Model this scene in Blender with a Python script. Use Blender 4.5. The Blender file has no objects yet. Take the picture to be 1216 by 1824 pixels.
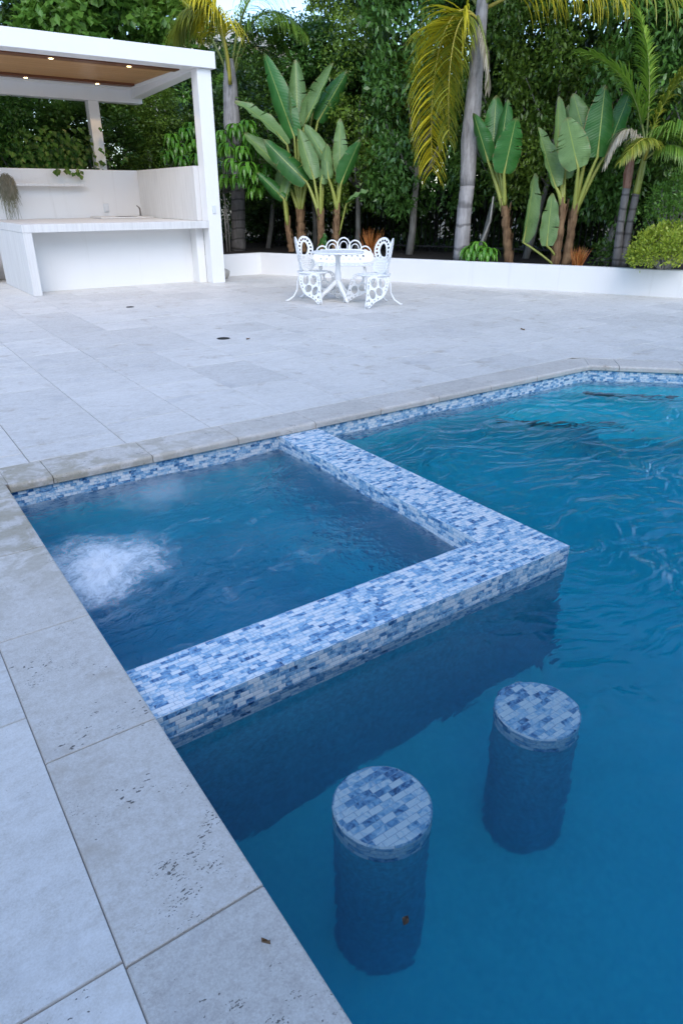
import bpy, bmesh, math, random
import numpy as np
from mathutils import Vector, Matrix
R_ = math.radians
random.seed(7)
sc = bpy.context.scene
col = sc.collection

# ------------------------------------------------------------------ camera, sky, sun, exposure
CAM_H, TILT, YAW, FPX = 1.45, 25.1, 35.0, 1199.0
cam = bpy.data.objects.new('camera', bpy.data.cameras.new('camera'))
col.objects.link(cam)
cam.location = (0, 0, CAM_H)
cam.rotation_euler = (R_(90 - TILT), 0, R_(-YAW))
cam.data.sensor_fit = 'VERTICAL'
cam.data.sensor_height = 36.0
cam.data.lens = FPX / 1824 * 36
cam.data.clip_start = 0.05
cam.data.clip_end = 3000
sc.camera = cam

SUN_EL, SUN_AZ = 40, 205          # azimuth measured from +Y clockwise
w = bpy.data.worlds.new('World'); sc.world = w; w.use_nodes = True
nt = w.node_tree
sky = nt.nodes.new('ShaderNodeTexSky'); sky.sky_type = 'NISHITA'; sky.sun_disc = False
sky.sun_elevation = R_(SUN_EL); sky.sun_rotation = R_(SUN_AZ)
sky.air_density = 1.0; sky.dust_density = 1.0; sky.ozone_density = 3.0
nt.links.new(sky.outputs[0], nt.nodes['Background'].inputs[0])
nt.nodes['Background'].inputs[1].default_value = 0.15
sd = bpy.data.lights.new('sun', 'SUN'); sd.energy = 0.5; sd.angle = R_(40); sd.color = (1.0, 0.96, 0.91)
sun = bpy.data.objects.new('sun', sd); col.objects.link(sun)
a, e = R_(SUN_AZ), R_(SUN_EL)
sun.rotation_euler = Vector((-math.sin(a) * math.cos(e), -math.cos(a) * math.cos(e), -math.sin(e))).to_track_quat('-Z', 'Y').to_euler()
vs = sc.view_settings
sc.display_settings.display_device = 'sRGB'
vs.view_transform = 'Standard'; vs.look = 'None'; vs.gamma = 1; vs.use_curve_mapping = False
vs.exposure = 1.3
cy = sc.cycles
cy.max_bounces = 10; cy.transmission_bounces = 8; cy.transparent_max_bounces = 8; cy.diffuse_bounces = 4
cy.volume_bounces = 1; cy.use_denoising = True; cy.denoising_prefilter = 'ACCURATE'; cy.denoising_input_passes = 'RGB_ALBEDO_NORMAL'

# ------------------------------------------------------------------ geometry of the viewpoint (used to place things in the world)
def ray(px, py):
    t, y = R_(TILT), R_(YAW)
    fw = Vector((math.sin(y) * math.cos(t), math.cos(y) * math.cos(t), -math.sin(t)))
    r = Vector((math.cos(y), -math.sin(y), 0)); u = r.cross(fw)
    return r * ((px - 608) / FPX) + u * ((912 - py) / FPX) + fw
O = Vector((0, 0, CAM_H))
TOCAM = Vector((-.575, -.82, .15)).normalized(); SIDE = Vector((.82, -.575, 0))
def on_y(px, py, Y):
    d = ray(px, py); return O + d * (Y / d.y)
W0 = Vector((7.10, 13.05)); W1 = Vector((10.756, 5.966))
WD = (W1 - W0).normalized(); WN = Vector((-WD.y, WD.x)) if -WD.y > 0 else Vector((WD.y, -WD.x))
def on_wall(px, py, off):
    """point on the vertical plane that lies OFF metres behind the planter wall"""
    d = ray(px, py)
    k = (W0 + WN * off).dot(WN) / (d.x * WN.x + d.y * WN.y)
    return O + d * k
def on_z(px, py, z):
    d = ray(px, py); return O + d * ((z - CAM_H) / d.z)

# ------------------------------------------------------------------ object helpers
def tag(o, label=None, cat=None, group=None, kind=None):
    if label: o['label'] = label
    if cat: o['category'] = cat
    if group: o['group'] = group
    if kind: o['kind'] = kind
    return o
def empty(name, loc=(0, 0, 0), rz=0, **k):
    o = bpy.data.objects.new(name, None); col.objects.link(o)
    o.location = loc; o.rotation_euler = (0, 0, rz)
    return tag(o, **k)
def kids(o): return [c for c in bpy.data.objects if c.parent == o]
def copy_tree(o, parent=None):
    c = o.copy(); col.objects.link(c)
    if parent: c.parent = parent
    for ch in kids(o): copy_tree(ch, c)
    return c

class MB:
    def __init__(s): s.v = []; s.f = []; s.t = []; s.uv = []; s.m = []
    def face(s, pts, tint=0.5, uv=None, m=0):
        i = len(s.v); s.v += [tuple(p) for p in pts]; s.f.append(tuple(range(i, i + len(pts))))
        s.t.append(tint); s.uv.append(uv); s.m.append(m)
    def box(s, lo, hi, tint=0.5, m=0):
        x0, y0, z0 = lo; x1, y1, z1 = hi; i = len(s.v)
        s.v += [(x0,y0,z0),(x1,y0,z0),(x1,y1,z0),(x0,y1,z0),(x0,y0,z1),(x1,y0,z1),(x1,y1,z1),(x0,y1,z1)]
        for q in ((3,2,1,0),(4,5,6,7),(0,1,5,4),(1,2,6,5),(2,3,7,6),(3,0,4,7)):
            s.f.append(tuple(i + k for k in q)); s.t.append(tint); s.uv.append(None); s.m.append(m)
    def bar(s, a, b, wx, wz, tint=0.5):
        a, b = Vector(a), Vector(b); d = (b - a).normalized()
        up = Vector((0, 0, 1)) if abs(d.z) < .9 else Vector((1, 0, 0))
        sx = d.cross(up).normalized(); sz = sx.cross(d)
        i = len(s.v)
        for p in (a, b):
            for (q, r) in ((-1,-1),(1,-1),(1,1),(-1,1)): s.v.append(tuple(p + sx*q*wx/2 + sz*r*wz/2))
        for q in ((0,3,2,1),(4,5,6,7),(0,1,5,4),(1,2,6,5),(2,3,7,6),(3,0,4,7)):
            s.f.append(tuple(i + k for k in q)); s.t.append(tint); s.uv.append(None); s.m.append(0)
    def tube(s, pts, rad, n=8, tint=0.5, cap=True, m=0):
        pts = [Vector(p) for p in pts]
        if not hasattr(rad, '__len__'): rad = [rad] * len(pts)
        base = len(s.v); prev = None
        for k, p in enumerate(pts):
            d = (pts[min(k+1, len(pts)-1)] - pts[max(k-1, 0)]).normalized()
            if prev is None:
                up = Vector((0,0,1)) if abs(d.z) < .9 else Vector((1,0,0)); sx = d.cross(up).normalized()
            else: sx = (prev - d * prev.dot(d)).normalized()
            prev = sx; sy = d.cross(sx)
            for j in range(n):
                an = 2*math.pi*j/n; s.v.append(tuple(p + (sx*math.cos(an) + sy*math.sin(an))*rad[k]))
        L = 0
        for k in range(len(pts)-1):
            L2 = L + (pts[k+1]-pts[k]).length
            for j in range(n):
                j2 = (j+1) % n
                s.f.append((base+k*n+j, base+k*n+j2, base+(k+1)*n+j2, base+(k+1)*n+j))
                s.t.append(tint); s.m.append(m)
                s.uv.append(((j/n, L), ((j+1)/n, L), ((j+1)/n, L2), (j/n, L2)))
            L = L2
        if cap:
            for k, rev in ((0, True), (len(pts)-1, False)):
                q = [base+k*n+j for j in range(n)]
                s.f.append(tuple(q[::-1] if rev else q)); s.t.append(tint); s.uv.append(None); s.m.append(m)
    def build(s, name, mats, parent=None, smooth=False, bevel=0, merge=False):
        me = bpy.data.meshes.new(name)
        me.from_pydata(s.v, [], s.f)
        for mm in (mats if isinstance(mats, (list, tuple)) else [mats]): me.materials.append(mm)
        if any(s.m): me.polygons.foreach_set('material_index', s.m)
        at = me.attributes.new('tint', 'FLOAT', 'FACE'); at.data.foreach_set('value', s.t)
        if any(u is not None for u in s.uv):
            ul = me.uv_layers.new(name='UVMap'); out = []
            for f, u in zip(s.f, s.uv):
                out += [c for q in (u or [(0, 0)] * len(f)) for c in q]
            ul.data.foreach_set('uv', out)
        if smooth: me.polygons.foreach_set('use_smooth', [True] * len(me.polygons))
        me.update()
        o = bpy.data.objects.new(name, me); col.objects.link(o)
        if parent: o.parent = parent
        if bevel:
            b = o.modifiers.new('Bevel', 'BEVEL'); b.width = bevel; b.segments = 2; b.limit_method = 'ANGLE'
        return o
def merge_doubles(o, d=1e-4):
    bm = bmesh.new(); bm.from_mesh(o.data); bmesh.ops.remove_doubles(bm, verts=bm.verts, dist=d)
    bmesh.ops.recalc_face_normals(bm, faces=bm.faces); bm.to_mesh(o.data); bm.free()
    return o
def box_uv(o):
    """UVs in metres from each face's own plane"""
    me = o.data
    ul = me.uv_layers.get('UVMap') or me.uv_layers.new(name='UVMap')
    for p in me.polygons:
        n = p.normal
        for li in p.loop_indices:
            c = me.vertices[me.loops[li].vertex_index].co
            if abs(n.z) > .7: q = (c.x, c.y)
            else:
                t = Vector((-n.y, n.x, 0)).normalized(); q = (c.dot(t), c.z)
            ul.data[li].uv = q
    return o

# ------------------------------------------------------------------ materials
class NT:
    def __init__(s, name):
        s.m = bpy.data.materials.new(name); s.m.use_nodes = True
        s.t = s.m.node_tree; s.t.nodes.clear()
        s.out = s.n('ShaderNodeOutputMaterial')
    def n(s, typ, **k):
        nd = s.t.nodes.new(typ)
        for a, b in k.items(): setattr(nd, a, b)
        return nd
    def put(s, sock, v):
        if isinstance(v, bpy.types.NodeSocket): s.t.links.new(v, sock)
        elif isinstance(v, (tuple, list)) and sock.type == 'RGBA' and len(v) == 3: sock.default_value = (*v, 1)
        else: sock.default_value = v
    def math(s, op, a, b=0.0, c=0.0, clamp=False):
        nd = s.n('ShaderNodeMath', operation=op, use_clamp=clamp)
        for i, v in enumerate((a, b, c)): s.put(nd.inputs[i], v)
        return nd.outputs[0]
    def mix(s, f, a, b, blend='MIX'):
        nd = s.n('ShaderNodeMix', data_type='RGBA', blend_type=blend)
        s.put(nd.inputs[0], f); s.put(nd.inputs[6], a); s.put(nd.inputs[7], b); return nd.outputs[2]
    def ramp(s, f, stops):
        nd = s.n('ShaderNodeValToRGB'); cr = nd.color_ramp
        while len(cr.elements) < len(stops): cr.elements.new(.5)
        for el, (p, c) in zip(cr.elements, stops):
            el.position = p; el.color = (*c, 1) if isinstance(c, (tuple, list)) else (c, c, c, 1)
        s.put(nd.inputs[0], f); return nd.outputs[0]
    def noise(s, vec, scale, detail=4, rough=.5, dist=0, col=False):
        nd = s.n('ShaderNodeTexNoise'); s.put(nd.inputs['Vector'], vec)
        nd.inputs['Scale'].default_value = scale; nd.inputs['Detail'].default_value = detail
        nd.inputs['Roughness'].default_value = rough; nd.inputs['Distortion'].default_value = dist
        return nd.outputs['Color' if col else 'Fac']
    def voro(s, vec, scale, feature='F1', out='Distance', rnd=1):
        nd = s.n('ShaderNodeTexVoronoi', feature=feature); s.put(nd.inputs['Vector'], vec)
        nd.inputs['Scale'].default_value = scale; nd.inputs['Randomness'].default_value = rnd
        return nd.outputs[out]
    def smooth(s, v, lo, hi):
        nd = s.n('ShaderNodeMapRange', interpolation_type='SMOOTHSTEP')
        s.put(nd.inputs[0], v); nd.inputs[1].default_value = lo; nd.inputs[2].default_value = hi
        return nd.outputs[0]
    def obj(s): return s.n('ShaderNodeTexCoord').outputs['Object']
    def uv(s): return s.n('ShaderNodeUVMap').outputs[0]
    def tint(s): return s.n('ShaderNodeAttribute', attribute_name='tint').outputs['Fac']
    def map(s, v, scale=(1,1,1), loc=(0,0,0), rot=(0,0,0)):
        nd = s.n('ShaderNodeMapping'); s.put(nd.inputs[0], v)
        nd.inputs['Location'].default_value = loc; nd.inputs['Scale'].default_value = scale; nd.inputs['Rotation'].default_value = rot
        return nd.outputs[0]
    def vadd(s, a, b, op='ADD'):
        nd = s.n('ShaderNodeVectorMath', operation=op); s.put(nd.inputs[0], a); s.put(nd.inputs[1], b); return nd.outputs[0]
    def comb(s, x, y, z=0.0):
        nd = s.n('ShaderNodeCombineXYZ')
        for i, v in enumerate((x, y, z)): s.put(nd.inputs[i], v)
        return nd.outputs[0]
    def sep(s, v):
        nd = s.n('ShaderNodeSeparateXYZ'); s.put(nd.inputs[0], v); return nd.outputs
    def bump(s, h, strength=.3, dist=.01, normal=None):
        nd = s.n('ShaderNodeBump'); s.put(nd.inputs['Height'], h)
        nd.inputs['Strength'].default_value = strength; nd.inputs['Distance'].default_value = dist
        if normal is not None: s.put(nd.inputs['Normal'], normal)
        return nd.outputs[0]
    def pbr(s, color, rough=.5, normal=None, metal=0, spec=.5, finish=True, **k):
        nd = s.n('ShaderNodeBsdfPrincipled')
        s.put(nd.inputs['Base Color'], color); s.put(nd.inputs['Roughness'], rough)
        nd.inputs['Metallic'].default_value = metal; nd.inputs['Specular IOR Level'].default_value = spec
        for a, b in k.items(): s.put(nd.inputs[a], b)
        if normal is not None: s.put(nd.inputs['Normal'], normal)
        if finish: s.t.links.new(nd.outputs[0], s.out.inputs[0])
        return nd.outputs[0]
    def leafy(s, color, rough=.4, trans=.25, normal=None, tcol=None, spec=.5):
        b = s.pbr(color, rough, normal, finish=False, spec=spec)
        t = s.n('ShaderNodeBsdfTranslucent'); s.put(t.inputs[0], tcol if tcol is not None else color)
        if normal is not None: s.put(t.inputs['Normal'], normal)
        mx = s.n('ShaderNodeMixShader'); mx.inputs[0].default_value = trans
        s.t.links.new(b, mx.inputs[1]); s.t.links.new(t.outputs[0], mx.inputs[2])
        s.t.links.new(mx.outputs[0], s.out.inputs[0])

def m_travertine(name, pits=1.0, stain=0.0, mott=.16,  light=(.62,.575,.52), dark=(.44,.405,.365)):
    k = NT(name); o = k.obj(); t = k.tint()
    off = k.comb(k.math('MULTIPLY', t, 37.0), k.math('MULTIPLY', t, 91.0), k.math('MULTIPLY', t, 13.0))
    p = k.vadd(o, off)
    big = k.noise(p, 1.6, 5, .6, .4)
    strat = k.noise(k.map(p, (2.2, 9, 6)), 1.3, 6, .62, .6)
    f = k.math('ADD', k.math('MULTIPLY', big, .55), k.math('MULTIPLY', strat, .45))
    c = k.ramp(f, [(.33, dark), (.5, tuple((a+b*1.4)/2.4 for a, b in zip(dark, light))), (.68, light)])
    c = k.mix(k.math('MULTIPLY', t, .54), c, tuple(x*.72 for x in light), 'MIX')
    fine = k.noise(p, 38, 5, .7)
    c = k.mix(.20, c, k.ramp(fine, [(.3, .2), (.7, .85)]), 'OVERLAY')
    c = k.mix(.22, c, k.ramp(k.noise(p, 190, 3, .7), [(.35, .2), (.65, .8)]), 'OVERLAY')
    c = k.mix(mott, c, k.ramp(k.noise(k.map(p, (1, 1.8, 1), rot=(0, 0, .3)), 11, 6, .7, .5), [(.32, .2), (.68, .85)]), 'OVERLAY')
    # warm iron blotches and cold grey blotches
    c = k.mix(k.math('MULTIPLY', k.smooth(k.noise(p, 4.5, 5, .65, .4), .55, .74), .7), c, (.45, .385, .31))
    c = k.mix(k.math('MULTIPLY', k.smooth(k.noise(p, 2.6, 3, .6, .6), .56, .74), .28), c, (.38, .38, .39))
    # pits
    wob = k.vadd(k.map(p, (.55, 1.25, 1)), k.vadd(k.noise(p, 60, 4, .7, col=True), (.022, .022, .022), 'MULTIPLY'))
    region = k.smooth(k.noise(p, 2.9, 4, .65), .40, .74)
    v1 = k.math('LESS_THAN', k.voro(wob, 140), k.math('MULTIPLY', k.math('MULTIPLY', region, k.smooth(k.noise(p, 17, 2), .35, .7)), .42 * pits))
    region2 = k.smooth(k.noise(k.vadd(p, (9, 3, 1)), 3.6, 3, .6), .46, .70)
    v2 = k.math('LESS_THAN', k.voro(k.vadd(wob, (3.3, 1.7, 0)), 56), k.math('MULTIPLY', k.math('MULTIPLY', region2, k.smooth(k.noise(p, 9, 2), .38, .68)), .25 * pits))
    pit = k.math('MAXIMUM', v1, v2)
    c = k.mix(k.math('MULTIPLY', pit, .88), c, (.07, .06, .05))
    # pale mineral flecks
    fl = k.math('LESS_THAN', k.voro(k.map(p, (.4, 1.6, 1), rot=(0, 0, .6)), 34), k.math('MULTIPLY', k.smooth(k.noise(p, 5, 2), .5, .7), .10))
    c = k.mix(k.math('MULTIPLY', fl, .6), c, (.72, .70, .67))
    if stain:
        # splash marks beside the spa: wetted, yellowed stone
        g = k.sep(o)
        edge = k.math('MULTIPLY', k.smooth(g[0], 2.5, .6), k.smooth(g[1], 2.2, 3.3))
        s = k.math('MULTIPLY', edge, k.smooth(k.noise(o, 6, 5, .65, .5), .42, .56))
        c = k.mix(k.math('MULTIPLY', s, .62), c, (.32, .27, .17))
    h = k.math('SUBTRACT', k.math('ADD', k.math('MULTIPLY', fine, .2), k.math('MULTIPLY', strat, .25)), pit)
    k.pbr(c, k.ramp(fine, [(.3, .62), (.7, .45)]), k.bump(h, .25, .003), spec=.35)
    return k.m

def m_mosaic(name, tw=.038, th=.0185, wet=0, pale=1.0):
    k = NT(name); u = k.sep(k.uv())
    row = k.math('FLOOR', k.math('DIVIDE', u[1], th))
    wn = k.n('ShaderNodeTexWhiteNoise', noise_dimensions='1D'); k.put(wn.inputs['W'], row)
    cu = k.math('ADD', k.math('DIVIDE', u[0], tw), k.math('ADD', k.math('MULTIPLY', k.math('MODULO', row, 2.0), .5), k.math('ADD', k.math('MULTIPLY', wn.outputs[0], .6), k.math('MULTIPLY', k.noise(k.comb(k.math('MULTIPLY', u[0], 9.0), k.math('MULTIPLY', row, 5.7), 0.0), 1.0, 1), 1.5))))
    colm = k.math('FLOOR', cu)
    # some columns are split into two short tiles
    w2 = k.n('ShaderNodeTexWhiteNoise', noise_dimensions='2D'); k.put(w2.inputs['Vector'], k.comb(colm, row))
    fu = k.math('FRACT', cu); fv = k.math('FRACT', k.math('DIVIDE', u[1], th))
    cell = k.comb(colm, row, 0.0)
    rnd = w2.outputs[0]; rcol = w2.outputs['Color']
    sw = k.noise(k.vadd(k.comb(u[0], u[1], 0.0), k.vadd(rcol, (7, 7, 7), 'MULTIPLY')), 26, 3, .55, 2.2)
    val = k.math('ADD', k.math('MULTIPLY', rnd, .48), k.math('MULTIPLY', sw, .82))
    c = k.ramp(val, [(.26, (.012, .035, .11)), (.35, (.035, .12, .29)), (.43, (.11, .27, .49)), (.52, (.22, .45, .68)), (.63, (.45, .64, .79)), (.80, (.83, .87, .90))])
    du = k.math('MULTIPLY', k.math('MINIMUM', fu, k.math('SUBTRACT', 1.0, fu)), tw)
    dv = k.math('MULTIPLY', k.math('MINIMUM', fv, k.math('SUBTRACT', 1.0, fv)), th)
    d = k.math('MINIMUM', du, dv)
    g = k.smooth(d, .0004, .0011)
    c = k.mix(g, (.34, .43, .55), c)
    h = k.math('ADD', k.math('MULTIPLY', k.smooth(d, .0002, .003), 1.0), k.math('MULTIPLY', sw, .25))
    nb = k.bump(h, .5, .0016)
    # every tile sits at its own slight tilt
    tilt = k.vadd(k.vadd(rcol, (.5, .5, .5), 'SUBTRACT'), (.09, .09, .09), 'MULTIPLY')
    nrm = k.vadd(k.vadd(nb, tilt), (0, 0, 0)); nn = k.n('ShaderNodeVectorMath', operation='NORMALIZE'); k.put(nn.inputs[0], nrm)
    k.pbr(c, k.math('ADD', .10, k.math('MULTIPLY', rnd, .16)), nn.outputs[0], spec=.8)
    return k.m

def m_simple(name, color, rough=.5, var=.12, scale=6, bump=.1, bscale=60, metal=0, spec=.5, dist=.003):
    k = NT(name); o = k.obj()
    n1 = k.noise(o, scale, 5, .6)
    c = k.mix(n1, tuple(x*(1-var) for x in color), tuple(min(1, x*(1+var)) for x in color))
    k.pbr(c, rough, k.bump(k.noise(o, bscale, 4, .6), bump, dist), metal=metal, spec=spec)
    return k.m

def m_stucco(name, color=(.80,.80,.79)):
    k = NT(name); o = k.obj()
    c = k.mix(k.noise(o, 1.3, 5, .65), tuple(x*.93 for x in color), color)
    streak = k.smooth(k.noise(k.map(o, (5, 5, .35)), 1.6, 4, .6), .56, .78)
    c = k.mix(k.math('MULTIPLY', streak, .22), c, (.52, .50, .46))
    h = k.math('ADD', k.noise(o, 70, 4, .65), k.math('MULTIPLY', k.noise(o, 9, 3), .8))
    k.pbr(c, .75, k.bump(h, .35, .006), spec=.25)
    return k.m

def m_bar_stone(name):
    k = NT(name); o = k.obj()
    n1 = k.noise(k.map(o, (14, 14, .9)), 1.4, 6, .65, .3)
    n2 = k.noise(k.map(o, (60, 60, 2.5)), 1.2, 4, .6)
    c = k.ramp(k.math('ADD', k.math('MULTIPLY', n1, .65), k.math('MULTIPLY', n2, .35)), [(.32, (.57,.56,.545)), (.5, (.65,.645,.63)), (.68, (.72,.715,.70))])
    k.pbr(c, .5, k.bump(n2, .15, .002), spec=.4)
    return k.m

def m_wood(name, color=(.30,.15,.07), dark=(.17,.08,.035)):
    k = NT(name); o = k.obj(); t = k.tint()
    p = k.vadd(o, k.comb(k.math('MULTIPLY', t, 9.0), k.math('MULTIPLY', t, 31.0), 0.0))
    g = k.noise(k.map(p, (.6, 16, 16)), 2.2, 6, .6, .6)
    c = k.mix(k.ramp(g, [(.3, 0.0), (.7, 1.0)]), dark, color)
    c = k.mix(k.math('MULTIPLY', t, .5), c, tuple(x*.7 for x in color))
    k.pbr(c, .4, k.bump(g, .12, .002), spec=.4)
    return k.m

def m_leaf(name, a, b, back=None, rough=.38, trans=.22, scale=2.5):
    """small leaves: hue by each leaf's own tint"""
    k = NT(name); t = k.tint()
    oi = k.n('ShaderNodeObjectInfo').outputs['Random']
    c = k.mix(t, a, b)
    c = k.mix(k.math('MULTIPLY', oi, .35), c, tuple(x*.75 for x in a))
    if back: c = k.mix(k.math('MULTIPLY', k.n('ShaderNodeNewGeometry').outputs['Backfacing'], .8), c, back)
    k.leafy(c, rough, trans, tcol=k.mix(.4, c, (.25, .42, .03)))
    return k.m

def m_paddle(name, top, under, rib=(.30,.40,.10)):
    """big paddle leaf: u across, v along; midrib, side veins, dry edges"""
    k = NT(name); uv = k.uv(); u = k.sep(uv); t = k.tint()
    ax = k.math('ABSOLUTE', k.math('SUBTRACT', u[0], .5))
    vein = k.math('SINE', k.math('MULTIPLY', k.math('ADD', u[1], k.math('MULTIPLY', ax, .22)), 150.0))
    vein2 = k.math('SINE', k.math('MULTIPLY', k.math('ADD', u[1], k.math('MULTIPLY', ax, .22)), 47.0))
    oi = k.n('ShaderNodeObjectInfo').outputs['Random']
    back = k.n('ShaderNodeNewGeometry').outputs['Backfacing']
    ct = k.mix(oi, top, tuple(x*1.35 for x in top)); cb = k.mix(oi, under, tuple(x*.78 for x in under))
    c = k.mix(back, ct, cb)
    pv = k.vadd(k.comb(u[0], u[1], 0.0), k.comb(k.math('MULTIPLY', oi, 20.0), 0.0, 0.0))
    bl = k.noise(pv, 5, 4, .6)
    c = k.mix(k.math('MULTIPLY', k.smooth(bl, .45, .75), .35), c, tuple(x*.62 for x in top))
    c = k.mix(k.math('MULTIPLY', k.math('MULTIPLY_ADD', vein, .5, .5), .05), c, (.02, .05, .012))
    c = k.mix(k.math('MULTIPLY', k.math('MULTIPLY_ADD', vein2, .5, .5), .06), c, (.20, .30, .10))
    c = k.mix(k.smooth(ax, .026, .010), c, rib)
    edge = k.math('MULTIPLY', k.smooth(ax, .455, .497), k.smooth(k.noise(pv, 12, 4), .48, .60))
    tip = k.math('MULTIPLY', k.smooth(u[1], .90, .985), k.smooth(k.noise(pv, 9, 3), .4, .6))
    c = k.mix(k.math('MAXIMUM', edge, k.math('MULTIPLY', tip, .8)), c, (.26, .17, .07))
    k.leafy(c, .36, .18, k.bump(k.math('ADD', vein, k.math('MULTIPLY', vein2, .8)), .2, .005), tcol=k.mix(.5, c, (.2, .4, .03)), spec=.45)
    return k.m

def m_bark(name, a, b, zs=9, ring=0, rough=.85):
    k = NT(name); o = k.obj()
    n1 = k.noise(k.map(o, (9, 9, 1.6)), 2, 6, .65, .4)
    n2 = k.noise(o, 3.2, 4, .6)
    c = k.mix(k.ramp(k.math('ADD', k.math('MULTIPLY', n1, .6), k.math('MULTIPLY', n2, .4)), [(.35, 0.0), (.65, 1.0)]), a, b)
    h = n1
    if ring:
        z = k.math('ADD', k.math('MULTIPLY', k.sep(o)[2], ring), k.math('MULTIPLY', k.noise(o, 2.5, 2), .9))
        r = k.smooth(k.math('ABSOLUTE', k.math('SUBTRACT', k.math('FRACT', z), .5)), .47, .36)
        c = k.mix(k.math('MULTIPLY', k.math('SUBTRACT', 1.0, r), .6), c, tuple(x*.35 for x in a))
        h = k.math('ADD', n1, k.math('MULTIPLY', r, .6))
    k.pbr(c, rough, k.bump(h, .55, .012), spec=.2)
    return k.m

def m_water(name, wave=.5, foam=None, chop=.13, rough=.085, dens=1.1, absorb=(.0,.766,.908)):
    k = NT(name); o = k.obj()
    n1 = k.noise(k.map(o, (1.0, 1.7, 1), rot=(0, 0, .5)), 3.0, 3, .5, .6)
    n2 = k.noise(o, 16, 4, .55, 1.2)
    n3 = k.noise(o, 95, 3, .6, .8)
    if foam:
        h = k.math('ADD', n1, k.math('ADD', k.math('MULTIPLY', n2, chop), k.math('MULTIPLY', n3, .012)))
        h = k.math('ADD', h, k.math('MULTIPLY', k.noise(k.map(o, (1, 1.5, 1), rot=(0, 0, .9)), 7.0, 4, .6, 1.5), 1.3))
        gg = k.sep(k.vadd(o, k.vadd(k.noise(o, 4, 2, .5, col=True), (.16, .16, .1), 'MULTIPLY')))
        for (fx, fy, r, amt) in foam:        # rings running out from each jet
            ex = k.math('SUBTRACT', gg[0], fx+.08); ey = k.math('SUBTRACT', gg[1], fy+.08)
            er = k.math('SQRT', k.math('ADD', k.math('MULTIPLY', ex, ex), k.math('MULTIPLY', ey, ey)))
            h = k.math('ADD', h, k.math('MULTIPLY', k.math('SINE', k.math('MULTIPLY', er, 62.0)), k.math('MULTIPLY', k.smooth(er, 1.1, .25), .16*amt)))
    else:
        # calm by the coping, long lazy swirls further out
        calm = k.smooth(k.sep(o)[0], 1.0, 3.4)
        wv = k.vadd(o, k.vadd(k.vadd(k.noise(o, 1.6, 2, .5, col=True), (.5, .5, .5), 'SUBTRACT'), (.55, .55, .2), 'MULTIPLY'))
        n4 = k.noise(k.map(wv, (1.0, 2.4, 1), rot=(0, 0, .75)), 2.3, 2, .45, .9)
        n5 = k.noise(k.map(wv, (1.0, 3.0, 1), rot=(0, 0, .5)), 5.5, 2, .5, .6)
        sw = k.math('ADD', n4, k.math('MULTIPLY', n5, .22))
        h = k.math('ADD', k.math('MULTIPLY', n1, .16), k.math('MULTIPLY', sw, k.math('MULTIPLY_ADD', calm, 1.25, .04)))
        h = k.math('ADD', h, k.math('MULTIPLY', n3, .002))
    nb = k.bump(h, wave, .05)
    gl = k.n('ShaderNodeBsdfGlass'); gl.inputs['Roughness'].default_value = rough; gl.inputs['IOR'].default_value = 1.333
    k.put(gl.inputs['Normal'], nb); surf = gl.outputs[0]
    if foam:
        m = None
        warp = k.vadd(o, k.vadd(k.vadd(k.noise(o, 5.5, 3, .6, col=True), (.5, .5, .5), 'SUBTRACT'), (.34, .34, .34), 'MULTIPLY'))
        g = k.sep(warp); g0 = k.sep(o)
        for (fx, fy, r, amt) in foam:
            dx = k.math('SUBTRACT', g[0], fx); dy = k.math('SUBTRACT', g[1], fy)
            rr = k.math('SQRT', k.math('ADD', k.math('MULTIPLY', dx, dx), k.math('MULTIPLY', dy, dy)))
            an = k.math('ARCTAN2', k.math('SUBTRACT', g0[1], fy), k.math('SUBTRACT', g0[0], fx))
            st = k.noise(k.comb(k.math('MULTIPLY', an, 4.0), k.math('MULTIPLY', rr, 6.0), fx), 2.4, 6, .65, .8)
            cl = k.math('ADD', k.math('MULTIPLY', k.noise(warp, 9, 8, .72, .5), .66), k.math('MULTIPLY', k.noise(warp, 34, 5, .75, .6), .34))
            st = k.math('ADD', k.math('MULTIPLY', st, .24), k.math('MULTIPLY', cl, .76))
            fall = k.math('SUBTRACT', 1.0, k.math('DIVIDE', rr, r))
            v = k.math('MULTIPLY', k.smooth(k.math('ADD', k.math('MULTIPLY', fall, .62), st), .62, 1.12), amt)
            v = k.math('POWER', k.math('MULTIPLY', v, k.smooth(fall, .0, .35)), 1.4)
            m = v if m is None else k.math('MAXIMUM', m, v)
        # thin drifting streaks of bubbles over the whole tub
        cs = k.smooth(k.noise(k.map(warp, (1, 2.3, 1), rot=(0, 0, -.4)), 4.2, 9, .68, 1.0), .56, .78)
        m = k.math('MAXIMUM', m, k.math('MULTIPLY', cs, .24), clamp=True)
        df = k.pbr((.80, .87, .93), .5, k.bump(k.noise(o, 40, 5, .7), .4, .02), finish=False)
        mx = k.n('ShaderNodeMixShader'); k.put(mx.inputs[0], m); k.t.links.new(surf, mx.inputs[1]); k.t.links.new(df, mx.inputs[2])
        surf = mx.outputs[0]
    k.t.links.new(surf, k.out.inputs[0])
    va = k.n('ShaderNodeVolumeAbsorption'); k.put(va.inputs[0], absorb); va.inputs[1].default_value = dens
    vsc = k.n('ShaderNodeVolumeScatter'); k.put(vsc.inputs[0], (.05, .60, .96)); vsc.inputs['Density'].default_value = .05 if foam else .26; vsc.inputs['Anisotropy'].default_value = .5
    ad = k.n('ShaderNodeAddShader'); k.t.links.new(va.outputs[0], ad.inputs[0]); k.t.links.new(vsc.outputs[0], ad.inputs[1])
    k.t.links.new(ad.outputs[0], k.out.inputs['Volume'])
    return k.m

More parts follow.
